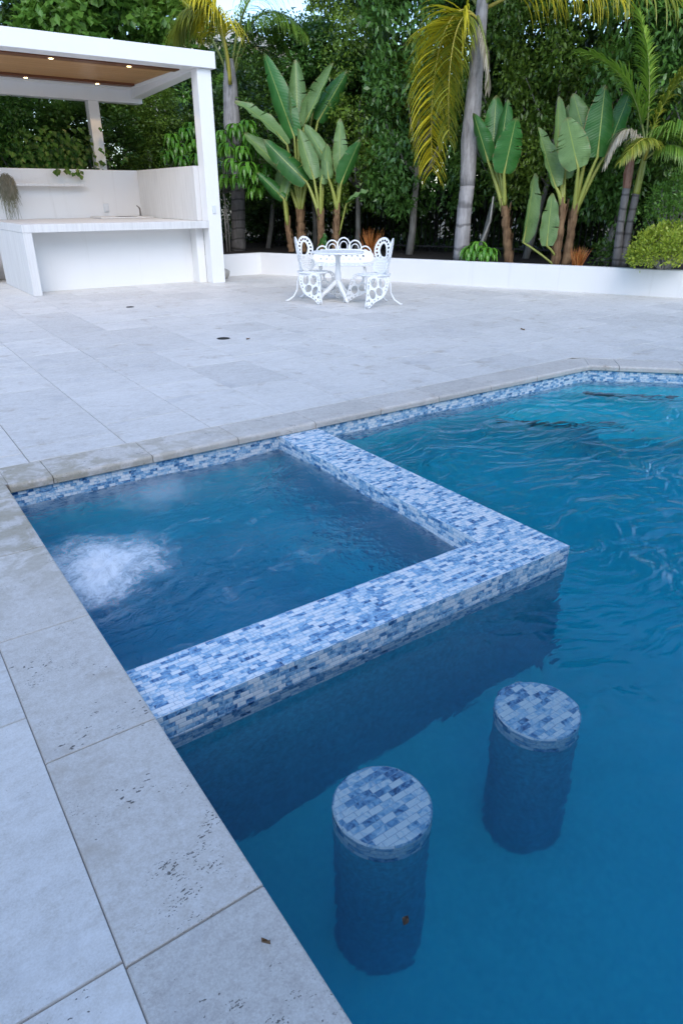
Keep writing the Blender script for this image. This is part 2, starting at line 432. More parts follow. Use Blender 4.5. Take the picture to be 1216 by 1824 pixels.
def m_plaster(name, color=(.06,.82,.89)):
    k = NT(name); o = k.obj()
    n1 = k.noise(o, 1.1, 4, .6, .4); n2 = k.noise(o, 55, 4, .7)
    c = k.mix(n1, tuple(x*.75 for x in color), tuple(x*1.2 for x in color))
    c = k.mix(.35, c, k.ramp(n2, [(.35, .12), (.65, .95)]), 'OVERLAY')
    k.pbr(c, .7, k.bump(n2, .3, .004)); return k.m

M = {}
M['paving'] = m_travertine('travertine_paving', pits=.55, mott=.20, light=(.75,.715,.665), dark=(.61,.58,.535))
M['coping'] = m_travertine('travertine_coping', pits=1.15, stain=1, mott=.10, light=(.66,.615,.555), dark=(.56,.515,.46))
M['grout'] = m_simple('paving_grout', (.31, .29, .265), .9, .2, 14)
M['mosaic'] = m_mosaic('blue_glass_mosaic')
M['mosaic_big'] = m_mosaic('blue_glass_mosaic_stool', .044, .0215)
M['trim'] = m_simple('step_trim_tile', (.03, .06, .09), .3, .4, 22)
M['plaster'] = m_plaster('pool_plaster')
M['water'] = m_water('pool_water', .8)
M['spa'] = m_water('spa_water', .9, foam=[(.67, 2.95, .60, 1.0), (1.22, 3.70, .46, .36)], chop=.42, rough=.01, dens=1.4)
M['plaster_dark'] = m_plaster('dark_blue_plaster', (.045, .42, .58))  # pool plaster darkened: underwater shade and reflection put into the colour
M['stucco'] = m_stucco('white_stucco')
M['white_paint'] = m_simple('white_painted_timber', (.79, .79, .78), .45, .04, 2, .12, 30)
M['bar_stone'] = m_bar_stone('veined_grey_stone')
M['wood'] = m_wood('cedar_ceiling', (.55, .31, .14), (.40, .21, .085))
M['wood_dark'] = m_wood('cedar_batten', (.22, .085, .04), (.13, .05, .02))
M['cast'] = m_simple('white_cast_metal', (.80, .81, .81), .38, .05, 9, .1, 90)
M['chrome'] = m_simple('brushed_metal', (.35, .34, .33), .28, .1, 9, .05, 90, metal=1)
M['black'] = m_simple('black_metal', (.012, .012, .013), .5, .2, 9, .1, 60)
M['plastic'] = m_simple('white_plastic', (.66, .69, .71), .35, .04, 5, .02, 40)
M['drain'] = m_simple('dark_drain', (.035, .033, .03), .6, .2, 20)
M['soil'] = m_simple('dark_soil', (.02, .015, .011), .95, .4, 8, .8, 30, dist=.03)
M['earth'] = m_simple('dry_earth', (.16, .13, .09), .95, .3, 2, .5, 20, dist=.03)
M['rock'] = m_simple('pale_rock', (.42, .40, .36), .8, .25, 8, .6, 22, dist=.02)
M['hedge'] = m_leaf('hedge_leaves', (.036, .09, .016), (.145, .27, .042), rough=.3)
M['hedge_warm'] = m_leaf('yellowish_hedge_leaves', (.06, .12, .014), (.22, .34, .045), rough=.32)
M['hedge_cool'] = m_leaf('deep_hedge_leaves', (.04, .11, .022), (.14, .30, .055), rough=.28)
M['hedge_far'] = m_leaf('far_hedge_leaves', (.025, .06, .014), (.08, .16, .03))
M['bright_tree'] = m_leaf('fresh_green_leaves', (.07, .19, .03), (.20, .36, .06), trans=.35)
M['lime'] = m_leaf('lime_shrub_leaves', (.22, .33, .03), (.46, .50, .06), trans=.3)
M['umbrella'] = m_leaf('whorled_leaves', (.07, .23, .025), (.18, .42, .045), rough=.25, trans=.28)
M['vine'] = m_leaf('vine_leaves', (.03, .09, .02), (.09, .24, .035), trans=.3)
M['palm_green'] = m_leaf('palm_leaflets_green', (.13, .28, .035), (.36, .52, .08), trans=.3)
M['palm_yellow'] = m_leaf('palm_leaflets_yellow', (.62, .54, .035), (.97, .80, .06), trans=.42)
M['palm_olive'] = m_leaf('palm_leaflets_olive', (.18, .24, .03), (.42, .40, .05), trans=.3)
M['palm_dead'] = m_leaf('palm_leaflets_dead', (.36, .31, .22), (.55, .49, .38), trans=.2)
M['rachis'] = m_simple('palm_rachis', (.20, .24, .06), .5, .2, 4)
M['rachis_yellow'] = m_simple('palm_rachis_yellow', (.42, .36, .06), .5, .2, 4)
M['paddle'] = m_paddle('paddle_leaf', (.03, .13, .024), (.20, .33, .12))
M['petiole'] = m_simple('green_yellow_stalk', (.27, .30, .06), .4, .35, 5, .2, 20)
M['fibre'] = m_bark('brown_leaf_sheath', (.075, .04, .022), (.30, .19, .10), ring=0)
M['palm_bark'] = m_bark('grey_palm_bark', (.20, .19, .185), (.42, .40, .395), ring=2.6)
M['palm_bark_dark'] = m_bark('dark_palm_bark', (.10, .095, .09), (.22, .21, .205), ring=5)
M['boot'] = m_bark('palm_boot_fibre', (.15, .14, .135), (.44, .42, .41))
M['brown_shaft'] = m_bark('brown_crownshaft', (.16, .07, .045), (.33, .20, .15))
M['bark'] = m_bark('pale_grey_bark', (.16, .15, .13), (.34, .33, .30))
M['spike'] = m_leaf('orange_spikes', (.38, .10, .02), (.56, .25, .07), trans=.2)
M['moss'] = m_leaf('grey_moss', (.16, .15, .10), (.30, .27, .20), trans=.2)
M['dry_leaf'] = m_simple('dry_leaf', (.20, .12, .06), .7, .3, 30)
M['glass'] = m_simple('dark_window_glass', (.10, .14, .18), .1, .1, 2, 0)
M['roof_tile'] = m_simple('pale_roof', (.50, .46, .38), .8, .25, 5, .5, 20)
M['villa_wall'] = m_simple('grey_render', (.40, .41, .42), .85, .06, 2)
M['sunny_wall'] = m_simple('cream_render', (.72, .66, .52), .8, .06, 2)
def m_lamp():
    k = NT('warm_lamp'); e_ = k.n('ShaderNodeEmission'); e_.inputs[0].default_value = (1, .62, .22, 1); e_.inputs[1].default_value = 14
    k.t.links.new(e_.outputs[0], k.out.inputs[0]); return k.m
M['lamp'] = m_lamp()

# ------------------------------------------------------------------ ground, paving, coping
PX, PY = 0.43, 3.90                         # inner pool walls: left and back
WATER, FLOOR = -0.155, -1.10
POOL = [(PX, -3.0), (7.8, -3.0), (7.8, 1.70), (5.60, PY), (PX, PY)]      # counter-clockwise, inner faces
def ring_sheet(name, z, x0, x1, y0, y1, mat, hx0, hx1, hy0, hy1):
    b = MB()
    for (ax, bx, ay, by) in ((x0, hx0, y0, y1), (hx1, x1, y0, y1), (hx0, hx1, y0, hy0), (hx0, hx1, hy1, y1)):
        b.face([(ax, ay, z), (bx, ay, z), (bx, by, z), (ax, by, z)])
    return tag(b.build(name, mat), kind='structure')
ring_sheet('ground', -.06, -400, 400, -400, 400, M['earth'], -5, 14, -5, 12)
sub = ring_sheet('paving_bed', -.007, -14, 16, -14, 17, M['grout'], .13, 8.3, -3.3, PY + .30)
b = MB()
b.face([(8.3, 1.5, -.007), (8.3, PY + .30, -.007), (5.75, PY + .30, -.007)])
b.build('paving_bed_corner', M['grout'], sub)

def clip(poly, nx, ny, c):                   # keep the side nx*x + ny*y >= c
    out = []
    for i in range(len(poly)):
        p, q = poly[i], poly[(i+1) % len(poly)]
        dp, dq = nx*p[0]+ny*p[1]-c, nx*q[0]+ny*q[1]-c
        if dp >= 0: out.append(p)
        if dp*dq < 0:
            s = dp/(dp-dq); out.append((p[0]+s*(q[0]-p[0]), p[1]+s*(q[1]-p[1])))
    return out
rt = random.Random(3)
pav = MB()
CH = 9.50 + .30 * 1.4142                     # outer line of the chamfer coping: x + y = CH
G, EZ = .0024, .0014
def slab(poly, tint, top=0.0):
    if len(poly) < 3: return
    cx_ = sum(p[0] for p in poly)/len(poly); cy_ = sum(p[1] for p in poly)/len(poly)
    def inset(d):
        r = []
        for p in poly:
            dx, dy = cx_-p[0], cy_-p[1]
            r.append((p[0] + math.copysign(min(d, abs(dx)), dx), p[1] + math.copysign(min(d, abs(dy)), dy)))
        return r
    a_, b_ = inset(G), inset(G + EZ); n = len(poly)
    tz = top + rt.uniform(-.0012, .0012)
    pav.face([(x, y, tz) for x, y in b_], tint)
    for i in range(n):
        j = (i+1) % n
        pav.face([(*a_[i], tz-.003), (*a_[j], tz-.003), (*b_[j], tz), (*b_[i], tz)], tint)
        pav.face([(*a_[i], -.0066), (*a_[j], -.0066), (*a_[j], tz-.003), (*a_[i], tz-.003)], tint)
CW = .592
def tile_column(x0, x1, ylo, yhi, keep=None):
    y = ylo - rt.choice((.2, .4, .6, .75))
    while y < yhi:
        L = rt.choice((.592, .592, .888, .888, .888, .444))
        a0, a1 = max(y, ylo), min(y+L, yhi)
        if a1 - a0 > .03:
            t = rt.random()**2
            poly = [(x0, a0), (x1, a0), (x1, a1), (x0, a1)]
            if keep: poly = clip(poly, *keep)
            slab(poly, t)
        y += L
x = 1.235 - CW*15
while x < 15:
    if x + CW <= 8.4: tile_column(x, x+CW, PY + .29, 16)
    else: tile_column(x, x+CW, 0, 16)
    x += CW
x = .13
while x > -6:
    tile_column(x-CW, x, -3.6, PY + .29); x -= CW
x = 5.2
while x < 8.3:
    tile_column(x, x+CW, 0, PY + .29, (1, 1, CH)); x += CW
tag(pav.build('patio_paving', M['paving']), kind='structure')

def coping_run(mb, p, q, inward, width, joints, over=.025, thick=.05, nose=.02):
    """stones laid from p to q along the pool wall line; inward = unit vector to the water"""
    p, q, iw = Vector(p), Vector(q), Vector(inward); d = (q-p).normalized(); L = (q-p).length
    js = [0] + [j for j in joints if 0 < j < L] + [L]
    prof = [(-width, -thick+.02), (-width, -.004), (-width+.004, 0), (over-nose, 0)]
    for s in range(1, 6):
        an = math.pi/2*(1-s/5*1.0); prof.append((over-nose+nose*math.cos(an), -nose+nose*math.sin(an)))
    prof += [(over, -thick+.006), (over-.006, -thick), (-.05, -thick)]
    for a0, a1 in zip(js[:-1], js[1:]):
        t = rt.random(); g = .0024; dz = rt.uniform(-.0008, .0008)
        secs = [(a0+g, .0018), (a0+g+.0018, 0), (a1-g-.0018, 0), (a1-g, .0018)]
        base = len(mb.v); n = len(prof)
        for s, drop in secs:
            for (o_, z) in prof:
                c = p + d*s + iw*(o_ - (drop if o_ > 0 else 0)); mb.v.append((c.x, c.y, z + dz - (drop if z > -.03 else 0)))
        for k in range(3):
            for i in range(n):
                j = (i+1) % n
                mb.f.append((base+k*n+i, base+(k+1)*n+i, base+(k+1)*n+j, base+k*n+j)); mb.t.append(t); mb.uv.append(None); mb.m.append(0)
        for k in (0, 3):
            mb.f.append(tuple(base+k*n+i for i in (range(n) if k else range(n-1, -1, -1)))); mb.t.append(t); mb.uv.append(None); mb.m.append(0)
cop = MB()
# left run from the near end to the mitre, then the back run, then the angled run
coping_run(cop, (PX, -3.3), (PX, PY), (1, 0), .30, [y + 3.3 for y in (-2.45, -1.77, -1.08, -.4, .285, .965, 1.641, 2.332, 3.02, 3.70)], nose=.008)
coping_run(cop, (PX+.035, PY), (5.60, PY), (0, -1), .29, [x_ - PX - .035 for x_ in (.70, 1.29, 1.88, 2.49, 3.08, 3.67, 4.26, 4.85)])
s2 = math.sqrt(.5)
coping_run(cop, (5.60, PY), (7.8, 1.70), (-s2, -s2), .29, [.28, .87, 1.46, 2.05, 2.64])
coping_run(cop, (7.8, 1.70), (7.8, -3.3), (-1, 0), .29, [.4 + .6*i for i in range(9)])
# mitre wedge behind the corner, and the corner piece at the spa
cop.face([(5.60, PY, -.0012), (5.60+.29*s2, PY+.29*s2, -.0012), (5.60, PY+.29, -.0012)], .3)
cop.face([(.13, PY, -.001), (.464, PY, -.001), (.464, PY+.29, -.001), (.13, PY+.29, -.001)], .5)
mt = MB(); mt.box((.135, -3.29, -.046), (PX+.005, PY-.01, -.006)); mt.box((.135, PY+.002, -.0462), (5.7, PY+.285, -.0061))
co = merge_doubles(cop.build('coping', M['coping']), 1e-5); tag(co, kind='structure')
mt.build('coping_mortar', M['grout'], co)

# ------------------------------------------------------------------ pool shell and water
sh = MB()
n = len(POOL)
for i in range(n):
    p, q = POOL[i], POOL[(i+1) % n]
    sh.face([(*q, -.048), (*p, -.048), (*p, FLOOR), (*q, FLOOR)])
sh.face([(*p, FLOOR) for p in POOL])
tag(sh.build('pool_basin', M['plaster']), kind='structure')
band = MB()
for i in range(n):
    p, q = Vector(POOL[i]), Vector(POOL[(i+1) % n]); d = (q-p).normalized(); nn = Vector((-d.y, d.x))*.004
    if i in (0,): continue
    L = (q-p).length
    band.face([(*(q+nn), -.0495), (*(p+nn), -.0495), (*(p+nn), -.30), (*(q+nn), -.30)], uv=[(L, -.05), (0, -.05), (0, -.30), (L, -.30)])
bo = band.build('pool_waterline_tile', M['mosaic']); tag(bo, kind='structure')
# entry steps along the angled wall
def pool_step(z, c, rx, ry):
    """everything of the pool with x + y >= c, up to height z"""
    poly = clip(clip(POOL, 1, 1, c), 0, 1, ry)
    poly = clip(poly, 1, -1, rx)
    m_ = MB(); k = len(poly)
    m_.face([(*p, z) for p in poly])
    for i in range(k):
        p, q = poly[i], poly[(i+1) % k]
        m_.face([(*p, FLOOR+.002), (*q, FLOOR+.002), (*q, z), (*p, z)])
    return tag(m_.build('pool_step', M['plaster']), kind='structure')
pool_step(-.40, 9.16, -9, -2); pool_step(-.62, 8.16, -9, -2); pool_step(-.64, 7.72, 1.62, -2)
tr = MB()
for (c, z, y0, y1) in ((9.16, -.40, 3.15, 3.75), (8.16, -.62, 3.1, 3.85)):
    p, q = Vector((c-y0-.02, y0, z)), Vector((c-y1-.02, y1, z)); tr.bar(p, q, .05, .05)
tag(tr.build('step_edge_tile', M['trim']), kind='structure')

SPX0, SPX1, SPY0, SPY1 = 2.195, 2.51, 1.695, 1.985        # spa wall: inner/outer faces
TOPZ = -.052
sw = MB()
L_ = [(PX-.02, SPY0), (SPX1, SPY0), (SPX1, PY+.005), (SPX0, PY+.005), (SPX0, SPY1), (PX-.02, SPY1)]
sw.face([(*p, TOPZ) for p in L_])
for i in range(6):
    p, q = L_[i], L_[(i+1) % 6]
    sw.face([(*p, -.235), (*q, -.235), (*q, TOPZ), (*p, TOPZ)])
spa_wall = merge_doubles(sw.build('spa_wall', M['mosaic'], bevel=.003)); box_uv(spa_wall)
sb = MB(); I_ = .003
L2 = [(PX-.02, SPY0+I_), (SPX1-I_, SPY0+I_), (SPX1-I_, PY+.005), (SPX0+I_, PY+.005), (SPX0+I_, SPY1-I_), (PX-.02, SPY1-I_)]
for i in range(6):
    p, q = L2[i], L2[(i+1) % 6]
    sb.face([(*p, FLOOR-.02), (*q, FLOOR-.02), (*q, -.2345), (*p, -.2345)])
sb.build('wall_base', M['plaster_dark'], spa_wall)  # darker plaster stands in for the dark reflection below the spa wall
tag(spa_wall, 'L-shaped spa wall clad in blue and white glass mosaic rising from the pool', 'wall')

def grid_water(name, polys, mat, amp, seed, step, extra=None):
    """closed body of water: rippled top over a box that reaches into the walls"""
    rs = np.random.RandomState(seed)
    waves = [(rs.uniform(-math.pi, math.pi), rs.uniform(2.2, 9.0), rs.uniform(0, 6.28)) for _ in range(16)]
    b = MB(); idx = {}
    def hgt(x, y):
        h = 0
        for an, kf, ph in waves: h += math.sin((math.cos(an)*x + math.sin(an)*y)*kf + ph + .8*math.sin(1.7*x+2.1*y+ph)) / kf
        h *= amp * (extra(x, y)[0] if extra else 1)
        return WATER + h + (extra(x, y)[1] if extra else 0)
    def V(x, y, lo=False):
        key = (round(x, 4), round(y, 4), lo)
        if key not in idx:
            idx[key] = len(b.v); b.v.append((x, y, FLOOR-.03 if lo else hgt(x, y)))
        return idx[key]
    cells = set()
    for (x0, x1, y0, y1) in polys:
        nx, ny = max(1, round((x1-x0)/step)), max(1, round((y1-y0)/step))
        for i in range(nx):
            for j in range(ny):
                cells.add((round(x0+(x1-x0)*i/nx, 4), round(x0+(x1-x0)*(i+1)/nx, 4), round(y0+(y1-y0)*j/ny, 4), round(y0+(y1-y0)*(j+1)/ny, 4)))
    edges = {}
    for (a0, a1, c0, c1) in cells:
        q = [(a0, c0), (a1, c0), (a1, c1), (a0, c1)]
        b.f.append(tuple(V(*p) for p in q)); b.f.append(tuple(V(*p, True) for p in q[::-1]))
        for k in range(4):
            e_ = (q[k], q[(k+1) % 4])
            if (e_[1], e_[0]) in edges: del edges[(e_[1], e_[0])]
            else: edges[e_] = 1
    for (p, q) in edges: b.f.append((V(*p, True), V(*q, True), V(*q), V(*p)))
    m_ = len(b.f); b.t = [.5]*m_; b.uv = [None]*m_; b.m = [0]*m_
    o = b.build(name, mat, smooth=False)
    o.data.polygons.foreach_set('use_smooth', [abs(p.normal.z) > .6 for p in o.data.polygons])
    return tag(o, kind='structure')
# pool water: three blocks sharing grid lines; it runs a little into every wall
st = .06
X = lambda v: round(v/st)*st
xa, xb, xc = .42, 2.46, 7.86
def pw_extra(x, y):
    calm = min(1, max(0, (x - 1.2)/1.8)); return (.12 + 1.0*calm, 0)
grid_water('pool_water', [(.36, 2.46, -3.06, 1.74), (2.46, 7.86, -3.06, 1.74), (2.46, 7.86, 1.74, 3.96)], M['water'], .014, 4, st, pw_extra)
def spa_extra(x, y):
    m1 = math.exp(-((x-.68)**2 + (y-2.98)**2)/.035); m2 = math.exp(-((x-1.2)**2 + (y-3.65)**2)/.03)
    rip = .5 + .5*math.sin(15*math.hypot(x-.68, y-2.98)+1)
    return (1.3 + 1.2*m1 + m2, .035*m1 + .02*m2 + .008*rip*math.exp(-((x-.68)**2+(y-2.98)**2)/.25) + .014*(m1+.5*m2)*(math.sin(41*x+3*math.sin(23*y)) + math.sin(37*y+2.5*math.sin(29*x+1))))
grid_water('spa_water', [(.40, 2.24, 1.94, 3.94)], M['spa'], .016, 9, .03, spa_extra)
# benches inside the spa
bn = MB()
bn.box((PX+.001, 3.45, FLOOR+.003), (SPX0-.001, PY-.005, -.80)); bn.box((1.75, SPY1+.001, FLOOR+.004), (SPX0-.002, 3.449, -.802)); bn.box((PX+.002, SPY1+.002, FLOOR+.005), (1.749, 3.449, -1.06))
tag(bn.build('spa_bench', M['plaster']), kind='structure')

# pool stools: mosaic drums standing on the floor
def drum(name, c, r, ztop, label):
    m_ = MB(); N = 56
    ring = [(c[0]+r*math.cos(2*math.pi*i/N), c[1]+r*math.sin(2*math.pi*i/N)) for i in range(N)]
    b2 = [(c[0]+(r-.006)*math.cos(2*math.pi*i/N), c[1]+(r-.006)*math.sin(2*math.pi*i/N)) for i in range(N)]
    root = empty(name, (0, 0, 0), label=label, cat='stool', group='tiled stools standing in the pool')
    m_.face([(x_, y_, ztop) for x_, y_ in b2], uv=b2)
    for i in range(N):
        j = (i+1) % N; u0, u1 = r*2*math.pi*i/N, r*2*math.pi*(i+1)/N
        m_.face([(*ring[i], ztop-.006), (*ring[j], ztop-.006), (*b2[j], ztop), (*b2[i], ztop)], uv=[(u0, .002), (u1, .002), (u1, .009), (u0, .009)])
        m_.face([(*ring[i], ztop-.085), (*ring[j], ztop-.085), (*ring[j], ztop-.006), (*ring[i], ztop-.006)], uv=[(u0, -.085), (u1, -.085), (u1, -.006), (u0, -.006)])
    m_.build('mosaic_seat', M['mosaic_big'], root)
    p_ = MB(); r2 = r - .004
    rg = [(c[0]+r2*math.cos(2*math.pi*i/N), c[1]+r2*math.sin(2*math.pi*i/N)) for i in range(N)]
    for i in range(N):
        j = (i+1) % N
        p_.face([(*rg[i], FLOOR), (*rg[j], FLOOR), (*rg[j], ztop-.0845), (*rg[i], ztop-.0845)])
    p_.build('pedestal', M['plaster_dark'], root)  # shade on the shaft is painted in by the darker plaster
    return root
drum('pool_stool', (.945, 1.135), .152, -.25, 'round mosaic topped stool under the water, the one nearest the stone coping')
drum('pool_stool', (1.655, 1.14), .152, -.25, 'round mosaic topped stool under the water, nearest the outer corner of the spa wall')

# ------------------------------------------------------------------ planter wall
pw = MB()
T = .16
def wall_poly(pts, th, z0, z1, mb):
    """wall with mitred corners; pts = front line, thickness towards the left normal"""
    pts = [Vector(p) for p in pts]; back = []
    for i, p in enumerate(pts):
        ns = []
        for (a_, b_) in ((i-1, i), (i, i+1)):
            if a_ >= 0 and b_ < len(pts):
                d = (pts[b_]-pts[a_]).normalized(); ns.append(Vector((-d.y, d.x)))
        nv = sum(ns, Vector((0, 0))).normalized(); s = th / max(.3, nv.dot(ns[0])); back.append(p + nv*s)
    for i in range(len(pts)-1):
        p, q, r, s = pts[i], pts[i+1], back[i+1], back[i]
        mb.face([(*p, z1), (*q, z1), (*r, z1), (*s, z1)]); mb.face([(*p, z0), (*q, z0), (*q, z1), (*p, z1)]); mb.face([(*r, z0), (*s, z0), (*s, z1), (*r, z1)])
    for (p, s) in ((pts[0], back[0]), (pts[-1], back[-1])): mb.face([(*p, z0), (*p, z1), (*s, z1), (*s, z0)])
WE = W1 + WD*3.0
wall_poly([(5.90, 12.95), tuple(W0), tuple(WE)], T, -.05, .405, pw)
po = merge_doubles(pw.build('planter_wall', M['stucco'], bevel=.012))
tag(po, 'low white stucco planter wall bending round the back of the patio', 'wall')
so = MB()
A_, B_ = W0 + WN*.15, WE + WN*.15
far = WN*7
so.face([(*A_, .34), (*B_, .34), (*(B_+far), .34), (*(A_+far+Vector((0, 3))), .34), (2.0, 20, .34), (2.0, 16.2, .34), (5.95, 16.2, .34), (5.95, 13.1, .34)])
tag(so.build('planting_soil', M['soil']), kind='structure')

# ------------------------------------------------------------------ pavilion
pv = empty('pavilion', (5.7, 12.2, 0), label='white painted pavilion with a flat timber lined roof and four small lit downlights', cat='pavilion')
def pb(name, boxes, mat, parent=pv, bevel=.006, tints=None):
    m_ = MB(); L = parent.matrix_world.translation if False else Vector(pv.location)
    for i, (lo, hi) in enumerate(boxes): m_.box(Vector(lo)-L, Vector(hi)-L, tints[i] if tints else .5)
    return m_.build(name, mat, parent, bevel=bevel)
pb('post', [((5.55, 12.05, 0), (5.80, 12.30, 3.36))], M['white_paint'])
pb('post', [((4.74, 15.42, 1.94), (4.95, 15.62, 3.16))], M['white_paint'])
pb('post', [((0.95, 12.05, 0), (1.20, 12.30, 3.36))], M['white_paint'])
pb('roof_beam', [((0.90, 11.98, 3.362), (5.86, 12.33, 3.60))], M['white_paint'])
pb('roof_beam', [((0.92, 15.40, 3.162), (5.84, 15.68, 3.45))], M['white_paint'])
def sbeam(x0, x1):
    m_ = MB(); L = Vector(pv.location); i = 0
    q = [(x0, 12.332, 3.37), (x1, 12.332, 3.37), (x1, 15.398, 3.24), (x0, 15.398, 3.24), (x0, 12.332, 3.585), (x1, 12.332, 3.585), (x1, 15.398, 3.45), (x0, 15.398, 3.45)]
    m_.v = [tuple(Vector(p)-L) for p in q]
    for f_ in ((3,2,1,0),(4,5,6,7),(0,1,5,4),(1,2,6,5),(2,3,7,6),(3,0,4,7)): m_.f.append(f_); m_.t.append(.5); m_.uv.append(None); m_.m.append(0)
    m_.build('roof_beam', M['white_paint'], pv, bevel=.005)
sbeam(5.62, 5.84); sbeam(.92, 1.14)
nb_ = 14
pb('ceiling', [((1.142, 12.335 + 2.75*i/nb_, 3.395), (5.45, 12.335 + 2.75*(i+1)/nb_ - .004, 3.425)) for i in range(nb_)], M['wood'], bevel=.002, tints=[random.random()*.8 for _ in range(nb_)])
pb('ceiling_batten', [((1.145, 12.40, 3.355), (5.40, 12.62, 3.394))], M['wood_dark'], bevel=.003)
pb('ceiling_batten', [((1.145, 14.55, 3.355), (5.40, 14.77, 3.394))], M['wood_dark'], bevel=.003)
pb('roof_deck', [((1.142, 12.335, 3.46), (5.618, 15.398, 3.50))], M['white_paint'], bevel=0)
pb('soffit', [((5.452, 12.335, 3.39), (5.618, 15.098, 3.42)), ((1.142, 15.10, 3.385), (5.618, 15.396, 3.42))], M['white_paint'], bevel=0)
def downlight(c):
    m_ = MB(); N = 20; L = Vector(pv.location); c = Vector(c)-L
    for i in range(N):
        a0, a1 = 2*math.pi*i/N, 2*math.pi*(i+1)/N
        r0, r1 = .034, .048
        P = lambda r, a_, z: (c.x+r*math.cos(a_), c.y+r*math.sin(a_), c.z+z)
        m_.face([P(r1, a0, 0), P(r0, a0, -.006), P(r0, a1, -.006), P(r1, a1, 0)])
    rg = m_.build('downlight', M['white_paint'], pv)
    d_ = MB(); d_.face([(c.x+.034*math.cos(2*math.pi*i/N), c.y+.034*math.sin(2*math.pi*i/N), c.z-.004) for i in range(N)])
    d_.build('lamp_disc', M['lamp'], rg)
    ld = bpy.data.lights.new('lamp_glow', 'SPOT'); ld.energy = 9; ld.color = (1, .66, .32); ld.spot_size = R_(120); ld.shadow_soft_size = .04
    lo = bpy.data.objects.new('lamp_glow', ld); col.objects.link(lo); lo.location = (c.x, c.y, c.z - .012); lo.parent = rg
for (px, py, z) in ((91, 104, 3.354), (230, 117, 3.354), (46, 138, 3.354), (174, 150, 3.354)):
    p = on_z(px, py, z); yb = 12.51 if py < 130 else 14.66
    k = yb / p.y; downlight((p.x*k, yb, z))
pb('outlet_cover', [((5.64, 12.028, 1.18), (5.70, 12.0495, 1.31))], M['plastic'], bevel=.006)

# unseen house added behind the viewpoint to block sky light from the near end
hs = empty('villa', (-2, -5.2, 0), label='rendered two-storey villa at the near end of the pool terrace', cat='house')
m_ = MB(); m_.box((-14, -8, 0), (9.5, 0, 6.6)); m_.build('wall', M['villa_wall'], hs)
m_ = MB(); m_.box((-14.4, -8.4, 6.603), (9.9, .7, 6.85)); m_.build('roof', M['roof_tile'], hs)
for zc, hh in ((1.25, 2.3), (4.6, 1.6)):
    for k in range(6):
        xc = -11.5 + k*3.7
        m_ = MB(); m_.box((xc-1.0, .003, zc-hh/2), (xc+1.0, .03, zc+hh/2)); wi = m_.build('window', M['glass'], hs)
        m_ = MB()
        for q_ in ((-1.08, -1.003), (1.003, 1.08)): m_.box((xc+q_[0], .002, zc-hh/2), (xc+q_[1], .05, zc+hh/2))
        m_.box((xc-1.08, .0021, zc+hh/2+.002), (xc+1.08, .051, zc+hh/2+.07)); m_.build('frame', M['white_paint'], wi)

# bar counter under the pavilion
bc = empty('bar_counter', (2.45, 12.05, 0), label='long stone topped outdoor bar with a slab leg and recessed white front', cat='bar counter')
def cb(name, boxes, mat, parent=bc, bevel=.005):
    m_ = MB(); L = Vector(bc.location)
    for lo, hi in boxes: m_.box(Vector(lo)-L, Vector(hi)-L)
    return m_.build(name, mat, parent, bevel=bevel)
cb('slab_leg', [((2.42, 12.04, 0), (2.555, 14.2, .937))], M['bar_stone'])
cb('countertop', [((2.42, 12.04, .94), (5.545, 13.0, 1.06)), ((2.42, 13.0, .94), (5.455, 15.12, 1.06))], M['bar_stone'])
cb('front_panel', [((2.558, 12.55, 0), (5.40, 12.65, .938)), ((5.40, 12.302, 0), (5.548, 12.65, .938))], M['stucco'], bevel=.004)
cb('backsplash', [((4.35, 14.3, 1.0625), (5.40, 15.05, 1.09))], M['bar_stone'])
snk = cb('sink', [((4.75, 14.40, 1.0905), (5.10, 14.70, 1.094))], M['drain'], bevel=.02)
# side wall of the bar, clad in the same stone, and the back wall
sidew = MB(); sidew.box((5.46, 12.31, 1.062), (5.62, 15.13, 1.94))
tag(sidew.build('side_wall', M['bar_stone'], bevel=.004), 'waist-high stone clad side wall closing the end of the bar', 'wall')
bw = MB(); bw.box((.4, 15.135, 0), (5.9, 15.40, 1.938))
tag(bw.build('back_wall', M['stucco'], bevel=.008), 'tall white stucco wall behind the bar', 'wall')
be = MB(); be.box((1.0, 14.55, 0), (2.35, 15.13, .40)); bo_ = be.build('bench', M['stucco'], bevel=.008)
tag(bo_, 'low white built-in bench with grey stone top at the left edge', 'bench')
be = MB(); be.box((.98, 14.52, .402), (2.37, 15.13, .46)); be.build('bench_top', M['bar_stone'], bo_, bevel=.006)
shf = MB(); p0 = on_y(20, 331, 15.0); p1 = on_y(150, 331, 15.0)
shf.box((p0.x-.3, 14.90, 1.63), (p1.x, 15.134, 1.68)); shf.v = [v for v in shf.v]
tag(shf.build('wall_shelf', M['bar_stone'], bevel=.004), 'thin stone shelf fixed high on the white wall behind the bar', 'shelf')
p = on_y(190, 370, 15.13)
ol = MB(); ol.box((p.x-.06, 15.112, p.z-.085), (p.x+.05, 15.134, p.z+.08)); oo = ol.build('wall_outlet', M['plastic'], bevel=.008)
tag(oo, 'small outlet with clear cover on the white wall above the counter', 'outlet')
ol = MB(); ol.box((p.x-.045, 15.095, p.z-.07), (p.x+.035, 15.1125, p.z+.02)); ol.build('cover', M['plastic'], oo, bevel=.006)
p = on_y(251, 386, 14.78)
fa = empty('faucet', (p.x, 14.78, 1.0925), label='small dark metal faucet by the sink on the bar top', cat='faucet')
m_ = MB(); m_.tube([(0, 0, 0), (0, 0, .012)], .035, 14); m_.tube([(0, 0, .012), (0, 0, .11), (-.02, -.03, .15), (-.05, -.09, .155)], [.018, .017, .015, .013], 12)
m_.build('spout', M['chrome'], fa, smooth=True)
